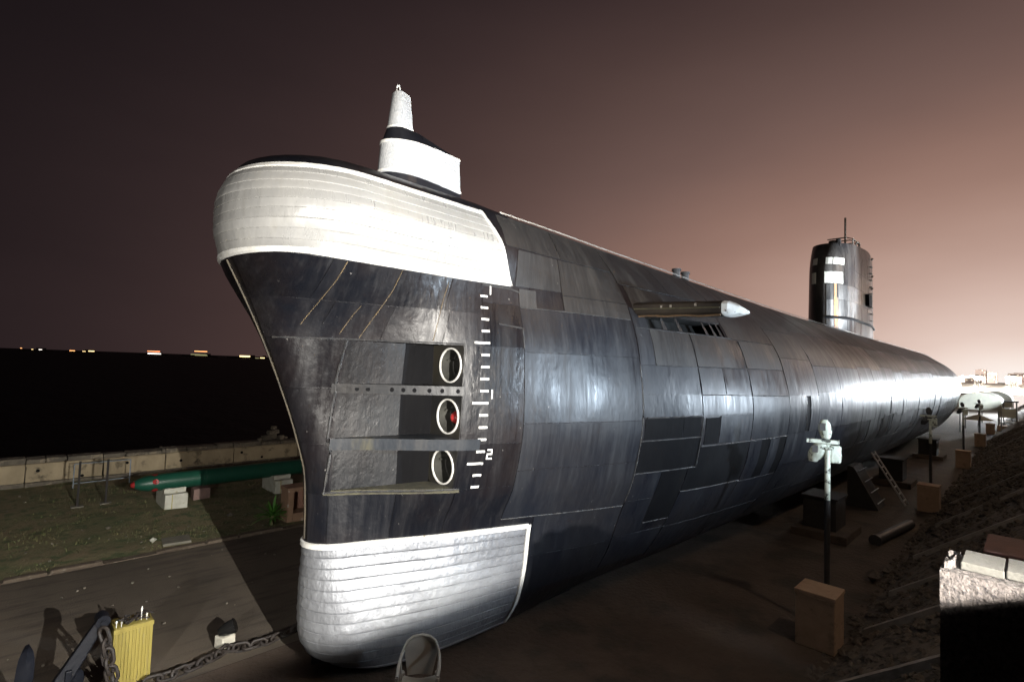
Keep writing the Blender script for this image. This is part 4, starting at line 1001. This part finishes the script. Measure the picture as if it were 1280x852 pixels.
# masonry box with an open niche
m_terr = mat('terracotta_plaster', (.40, .25, .16), (.30, .19, .125), scale=4, rough=.9, bump=.01, bscale=18, c3=(.52, .46, .38), s3=5, t3=(.6, .66))
m_pink = mat('pink_board', (.40, .22, .16), (.34, .19, .14), scale=3, stretch=(6, 6, .5), rough=.8)
nb = tag(empty('masonry_box', (6.75, 7.9, 0)), 'terracotta masonry box with an open niche beside the palm', 'masonry box')
fx0, fx1, fy, fd, fh = 6.22, 7.35, 7.55, .55, 1.02
MB().box((fx0+.09, fy+fd/2, fh/2-.06), (.18, fd, fh-.12)).build('side_wall', m_terr, nb, bevel=.012); MB().box((fx1-.09, fy+fd/2, fh/2-.06), (.18, fd, fh-.12)).build('side_wall', m_terr, nb, bevel=.012)
MB().box(((fx0+fx1)/2, fy+fd/2, fh-.058), (fx1-fx0+.04, fd+.04, .115)).build('lid', m_terr, nb, bevel=.012); MB().box(((fx0+fx1)/2, fy+fd/2, .13), (fx1-fx0-.37, fd-.02, .26)).build('sill', m_terr, nb)
MB().box(((fx0+fx1)/2, fy+fd-.04, .57), (fx1-fx0-.37, .05, .62)).build('back_board', m_pink, nb)
for k in range(5): MB().box((fx0+.24+k*.16, fy+fd-.075, .57), (.145, .02, .61)).build('board', m_pink, nb)
# spiky plant
m_leaf = mat('green_leaf', (.06, .20, .03), (.10, .27, .045), scale=8, rough=.5, spec=.4)
pt = tag(empty('spiky_plant', (5.82, 7.62, 0)), 'bright green spiky plant at the kerb beside the masonry box', 'plant')
b = MB(); b.tube([(5.82, 7.62, 0), (5.83, 7.62, .30)], [.05, .04], 8); b.build('stem', mat('plant_stem', (.16, .15, .07), rough=.9), pt, smooth=True)
for k in range(38):
    a = k*2.4; el_ = random.uniform(.15, 1.35); L_ = random.uniform(.42, .70); z0 = .16+.16*(k/38.0); b = MB(); rows = []
    for j in range(7):
        t = j/6; r = L_*t; hh = z0+r*math.sin(el_)-.42*L_*t*t*math.cos(el_); rr = r*math.cos(el_)*.95
        wd = .034*math.sin(math.pi*(.12+.86*t))+.002; cx, cy_ = 5.82+rr*math.cos(a), 7.62+rr*math.sin(a); ox, oy = -math.sin(a)*wd, math.cos(a)*wd
        rows.append([(cx-ox, cy_-oy, max(.02, hh)+.012), (cx, cy_, max(.02, hh)), (cx+ox, cy_+oy, max(.02, hh)+.012)])
    b.grid(rows).build('leaf', m_leaf, pt, smooth=True)
# cement cover slab, white shell-like stone, small rocks
m_cov = mat('grey_cover_slab', (.22, .21, .17), (.16, .15, .125), scale=5, rough=.9, bump=.008, bscale=20)
tag(MB().box((3.45, 7.70, .05), (.62, .56, .07), rz=-.12).build('cover_slab', m_cov, bevel=.015), 'square cement cover slab lying on the lawn edge', 'slab')
b = MB(); b.add([jit((2.98+.11*p[0], 7.95+.11*p[1], .07+.10*p[2]), .03, 9) for p in ico], icf)
tag(b.build('pale_stone', m_plin, smooth=True), 'pale lump of stone beside the cement cover slab', 'stone')
for i, (x, y, s) in enumerate(((5.15, 9.2, .13), (2.3, 9.9, .10))):
    b = MB(); b.add([jit((x+s*p[0], y+s*p[1], .05+s*.6*p[2]), .03, 5) for p in ico], icf)
    tag(b.build('field_stone', m_cope, smooth=True), ['small rounded stone on the lawn between plinths and kerb', 'small rounded stone on the open lawn before the posts'][i], 'stone')
# two thin posts and a pale blue pipe frame
for i, (x, lab) in enumerate(((1.87, 'thin dark post on the lawn, nearer the open end of the wall'), (2.57, 'thin dark post on the lawn beside the torpedo nose'))):
    e = tag(empty('lawn_post', (x, 13.0, 0)), lab, 'post', 'thin posts before the sea wall')
    MB().box((x, 13.0, .72), (.055, .055, 1.42)).build('shaft', m_ped, e); MB().box((x, 13.0, .02), (.3, .24, .06)).build('foot', m_cov, e, bevel=.01)
m_blue = mat('pale_blue_pipe', (.28, .34, .40), (.20, .24, .28), scale=8, rough=.5)
e = tag(empty('pipe_frame', (3.2, 15.6, 0)), 'pale blue pipe frame standing before the sea wall', 'railing')
for pts, nm in (([(1.95, 15.6, .08), (1.95, 15.6, .92)], 'upright'), ([(2.9, 15.6, .08), (2.9, 15.6, .92)], 'upright'), ([(3.55, 15.6, .08), (3.55, 15.6, .92)], 'upright'), ([(1.95, 15.6, .92), (3.55, 15.6, .92)], 'top_rail'), ([(1.95, 15.6, .24), (3.55, 15.6, .26)], 'bottom_rail')):
    MB().tube(pts, .018, 8).build(nm, m_blue, e, smooth=True)
# sea wall, panel by panel
sw = tag(empty('sea_wall', (5, 17.4, 0)), 'stained concrete sea wall with weep holes along the shore', 'wall')
x = -12.0; rs = random.Random(4)
while x < 40:
    l = rs.uniform(2.0, 2.9)
    MB().box((x+l/2, 17.36+rs.uniform(-.015, .015), .40-.016*0), (l-.03, .34, .66)).build('wall_panel', m_conc, sw, bevel=.012)
    MB().box((x+l/2, 17.30+rs.uniform(-.03, .03), .05), (l-.01, .5, .17)).build('footing', m_cope, sw, bevel=.02)
    for hx, hz in [(rs.uniform(.3, .8), rs.uniform(.42, .56)), (rs.uniform(1.1, 1.9), rs.choice((.2, .26, .50)))][:rs.choice((1, 2, 2))]:
        bb = MB(); bb.tube([(x+hx, 17.192, hz), (x+hx, 17.17, hz)], .055, 10); bb.build('weep_hole', MATTE, sw)
    q = x
    while q < x+l-.1:
        s = min(rs.uniform(.5, 1.3), x+l-q)
        hh = rs.uniform(.16, .24)-(.0 if q < 20 else .0)
        MB().box((q+s/2, 17.62+rs.uniform(-.04, .04), .73+hh/2), (s-.02, .62, hh), rx=rs.uniform(-.05, .05)).build('coping_block', m_cope, sw, bevel=.03); q += s
    MB().box((x+l/2, 17.25, .755), (l-.02, .16, .045)).build('ledge', m_conc, sw)
    x += l
b = MB(); b.box((14, 17.75, -1.6), (150, .7, 4.4)); b.build('core', m_cope, sw)
tag(sw)
rb = [(9.05, .0, .30), (9.35, .05, .34), (9.7, .0, .26), (9.2, .28, .24), (9.45, .30, .26), (9.38, .50, .20), (8.75, .0, .16), (10.0, .0, .14)]
for i, (x, dz, s) in enumerate(rb):
    bb = MB().box((x, 17.62+random.uniform(-.1, .1), .95+dz+s*.35), (s*1.1, s, s*.75), rz=random.uniform(-.4, .4), ry=random.uniform(-.2, .2))
    tag(bb.build('rubble_stone', m_cope, bevel=.03), 'broken stone in the rubble heap on the sea wall', 'stone', 'rubble heap on the sea wall')

# ================================================================== SHIPS on the horizon
def em(name, c, s): return mat(name, c, emit=s)
m_ship = mat('dark_ship_hull', (.02, .018, .018), rough=.8)
SHIPS = [(45, 436.2, 2600, [(-40, 9, 5, 2.5, 'o'), (-10, 6, 5, 2, 'y'), (12, 6, 9, 2.5, 'w')], 'ship with three small dim deck lights'),
         (105, 439.5, 2600, [(-35, 6, 16, 3, 'o'), (0, 5, 10, 2, 'y'), (22, 7, 18, 4, 'y')], 'ship with a string of warm deck lights'),
         (192, 441.5, 2200, [(0, 14, 36, 3, 'r'), (2, 6, 38, 4, 'w')], 'ship with an orange light row over a white one'),
         (250, 443.0, 2200, [(2, 20, 40, 3, 'o'), (-4, 8, 50, 3, 'g'), (4, 5, 40, 2, 'g')], 'ship with a tall lit superstructure and greenish lights'),
         (306, 446.0, 2000, [(0, 8, 32, 6, 'y'), (38, 2.5, 12, 2, 'g')], 'ship with one bright yellow lit deck'),
         (328, 447.0, 2000, [(0, 4, 14, 3, 'y')], 'small boat with a single yellowish light near the bow rake')]
LC = {'o': (1.0, .42, .15), 'y': (1.0, .72, .32), 'w': (1.0, .92, .82), 'r': (1.0, .30, .12), 'g': (.75, .72, .35)}
for sx, sy, dist, lights, lab in SHIPS:
    d = _f+_r*(sx-640)/640-_u*(sy-426)/640; a = math.atan2(d[1], d[0]); cx, cy = CAM[0]+dist*math.cos(a), CAM[1]+dist*math.sin(a)
    e = tag(empty('ship', (cx, cy, -2.6)), lab, 'ship', 'ships riding on the horizon')
    L_ = max(40, max(abs(l[0])+l[2] for l in lights)*2.1); t = Vector((-math.sin(a), math.cos(a), 0))*-1; up = Vector((0, 0, 1)); fwd = Vector((math.cos(a), math.sin(a), 0))
    def bx(c0, w_, dp, h): 
        b = MB(); vs = []
        for z in (0, 1):
            for s, q in ((-1, -1), (1, -1), (1, 1), (-1, 1)): vs.append(Vector(c0)+t*s*w_/2+fwd*q*dp/2+up*z*h)
        return b.add(vs, [(3, 2, 1, 0), (4, 5, 6, 7), (0, 1, 5, 4), (1, 2, 6, 5), (2, 3, 7, 6), (3, 0, 4, 7)])
    o0 = Vector((cx, cy, -2.6))
    bx(o0, L_, 12, 4.0).build('hull', m_ship, e)
    bx(o0+up*4.0+t*L_*.15, L_*.3, 8, 8).build('deckhouse', m_ship, e)
    for (lx, lz, lw, lh, k) in lights:
        bx(o0+t*lx+up*(lz-lh/2)-fwd*7, lw, .6, lh*.8).build('deck_light', em('ship_light_'+k, LC[k], 3.0 if k != 'g' else .5), e)

# ================================================================== FAR SHORE: lamps, canopies, buildings
m_head = em('street_lamp_glow', (1.0, .90, .78), 40.0)
def street_lamp(x, y, h, label, watts):
    e = tag(empty('street_lamp', (x, y, 2.7)), label, 'street lamp', 'lit street lamps along the far shore')
    MB().tube([(x, y, 2.7), (x, y, 2.7+h), (x+.6, y+.3, 2.75+h)], .09, 6).build('pole', m_steel, e)
    MB().box((x+.9, y+.4, 2.7+h), (1.2, .6, .18)).build('lamp_head', m_head, e)
    if watts:
        ld = bpy.data.lights.new('lamp_glow', 'POINT'); ld.energy = watts; ld.color = (1.0, .88, .74); ld.shadow_soft_size = .3
        o = bpy.data.objects.new('lamp_glow', ld); COL.objects.link(o); o.parent = e; o.location = (.9, .4, h-.3)
rs = random.Random(5)
k = 0
for x in (140, 165, 200, 240, 285, 335, 390, 450, 520, 600, 700, 820):
    for y in ((-8+x*.016), (-8+x*.052)):
        street_lamp(x+rs.uniform(-5, 5), y+rs.uniform(-1, 1), 3.4, 'lit street lamp on the pale esplanade beyond the stern', 16000); k += 1
# hillside towers with lit windows
m_bld = mat('hazy_building', (.55, .48, .46), (.62, .55, .52), scale=.05, rough=.9)  # wall colour made pale in place of haze
m_winl = em('lit_window', (1.0, .86, .66), 2.2)
for i in range(15):
    x = rs.uniform(1150, 1650); fx = rs.uniform(1196, 1300); d = _f+_r*(fx-640)/640; aa = math.atan2(d[1], d[0]); y = -8+x*math.tan(aa)
    h = rs.uniform(10, 26)*(1.5 if 1225 < fx < 1262 else .8); wd = rs.uniform(14, 30)
    e = tag(empty('distant_building', (x, y, 2.7)), 'pale distant building with lit windows beyond the esplanade', 'building', 'distant buildings on the far shore')
    MB().box((x, y, 2.7+h/2), (18, wd, h)).build('wall', m_bld, e); MB().box((x, y, 2.75+h+.6), (14, wd*.5, 1.4)).build('roof_room', m_bld, e)
    if i % 2 == 0:  # lamp added in front of every other building to brighten its walls
        ld = bpy.data.lights.new('fill_glow', 'POINT'); ld.energy = 300000; ld.color = (1.0, .85, .74); ld.shadow_soft_size = 1.0
        o = bpy.data.objects.new('fill_glow', ld); COL.objects.link(o); o.parent = e; o.location = (-45, 0, 12)
        MB().tube([(x-45, y, 2.7), (x-45, y, 14)], .2, 6).build('fill_lamp_pole', m_steel, e); MB().box((x-45, y, 15.3), (1.6, 1.6, .3)).build('fill_lamp', m_head, e)
    n = 0
    for zz in np.arange(6, h, 3.4):
        for yy in np.arange(-wd/2+2, wd/2-1, 3.4):
            if rs.random() < .30: MB().box((x-9.05, y+yy, 2.7+zz-1), (.2, 1.5, 1.4)).build('window', m_winl, e); n += 1
# barrel canopies and a guard booth near the stern
m_cnv = mat('pale_canvas', (.60, .60, .50), (.50, .50, .43), scale=2, rough=.7)
def canopy(x, y, wd, ln, zb, label):
    e = tag(empty('barrel_canopy', (x, y, 0)), label, 'canopy', 'barrel canopies by the stern')
    b = MB(); rows = []
    for q in (0, .5, 1):
        rows.append([(x+ln*q, y+wd/2*math.cos(a), zb+.95*math.sin(a)*(1-.0*q)) for a in np.linspace(0, math.pi, 13)])
    b.grid(rows); b.grid([[(p[0], p[1]*1.0, p[2]-.03) for p in r] for r in rows]); b.build('roof', m_cnv, e, smooth=True)
    b = MB(); b.add([(p[0]+.02, p[1], p[2]-.035) for p in rows[0]]+[(x+.02, y-wd/2, zb-.75), (x+.02, y+wd/2, zb-.75)], [tuple(range(13))+(13, 14)]); b.build('gable_cloth', m_cnv, e)
    for sx_ in (.1, ln-.1):
        for s in (-1, 1): MB().tube([(x+sx_, y+s*(wd/2-.05), 0), (x+sx_, y+s*(wd/2-.05), zb)], .05, 6).build('post', m_steel, e)
canopy(66, -4.6, 3.0, 6, 3.0, 'pale barrel canopy just abaft the submarine stern'); canopy(78, -5.2, 2.8, 6, 3.0, 'second pale barrel canopy farther along the path')
e = tag(empty('sunshade', (58, -4.9, 0)), 'pale round sunshade on a pole under the canopies', 'parasol')
b = MB(); b.grid([[(58+r*math.cos(a), -4.9+r*math.sin(a), z) for a in np.linspace(0, 2*math.pi, 13)[:-1]] for r, z in ((1.0, 1.75), (.5, 2.0), (.03, 2.2))], closed=True); b.build('canopy', m_cnv, e); MB().tube([(58, -4.9, 0), (58, -4.9, 2.2)], .03, 6).build('pole', m_steel, e)
e = tag(empty('guard_booth', (72, -6.0, 0)), 'small pale guard booth with railings past the canopies', 'booth')
MB().box((72, -6.35, 1.9), (1.8, 1.3, .9)).build('panel', m_cnv, e); MB().box((72, -6.35, 3.05), (2.1, 1.6, .12)).build('roof', m_dark, e)
for sx_ in (-.9, .9):
    for s in (-.65, .65): MB().tube([(72+sx_, -6.35+s, .6), (72+sx_, -6.35+s, 3.0)], .05, 6).build('post', m_steel, e)
for z in (.9, 1.2): MB().tube([(71.1, -7.0, z), (71.1, -5.7, z)], .03, 6).build('rail', m_steel, e)
MB().box((72, -6.35, .3), (2.0, 1.5, .6)).build('plinth', m_blk, e)
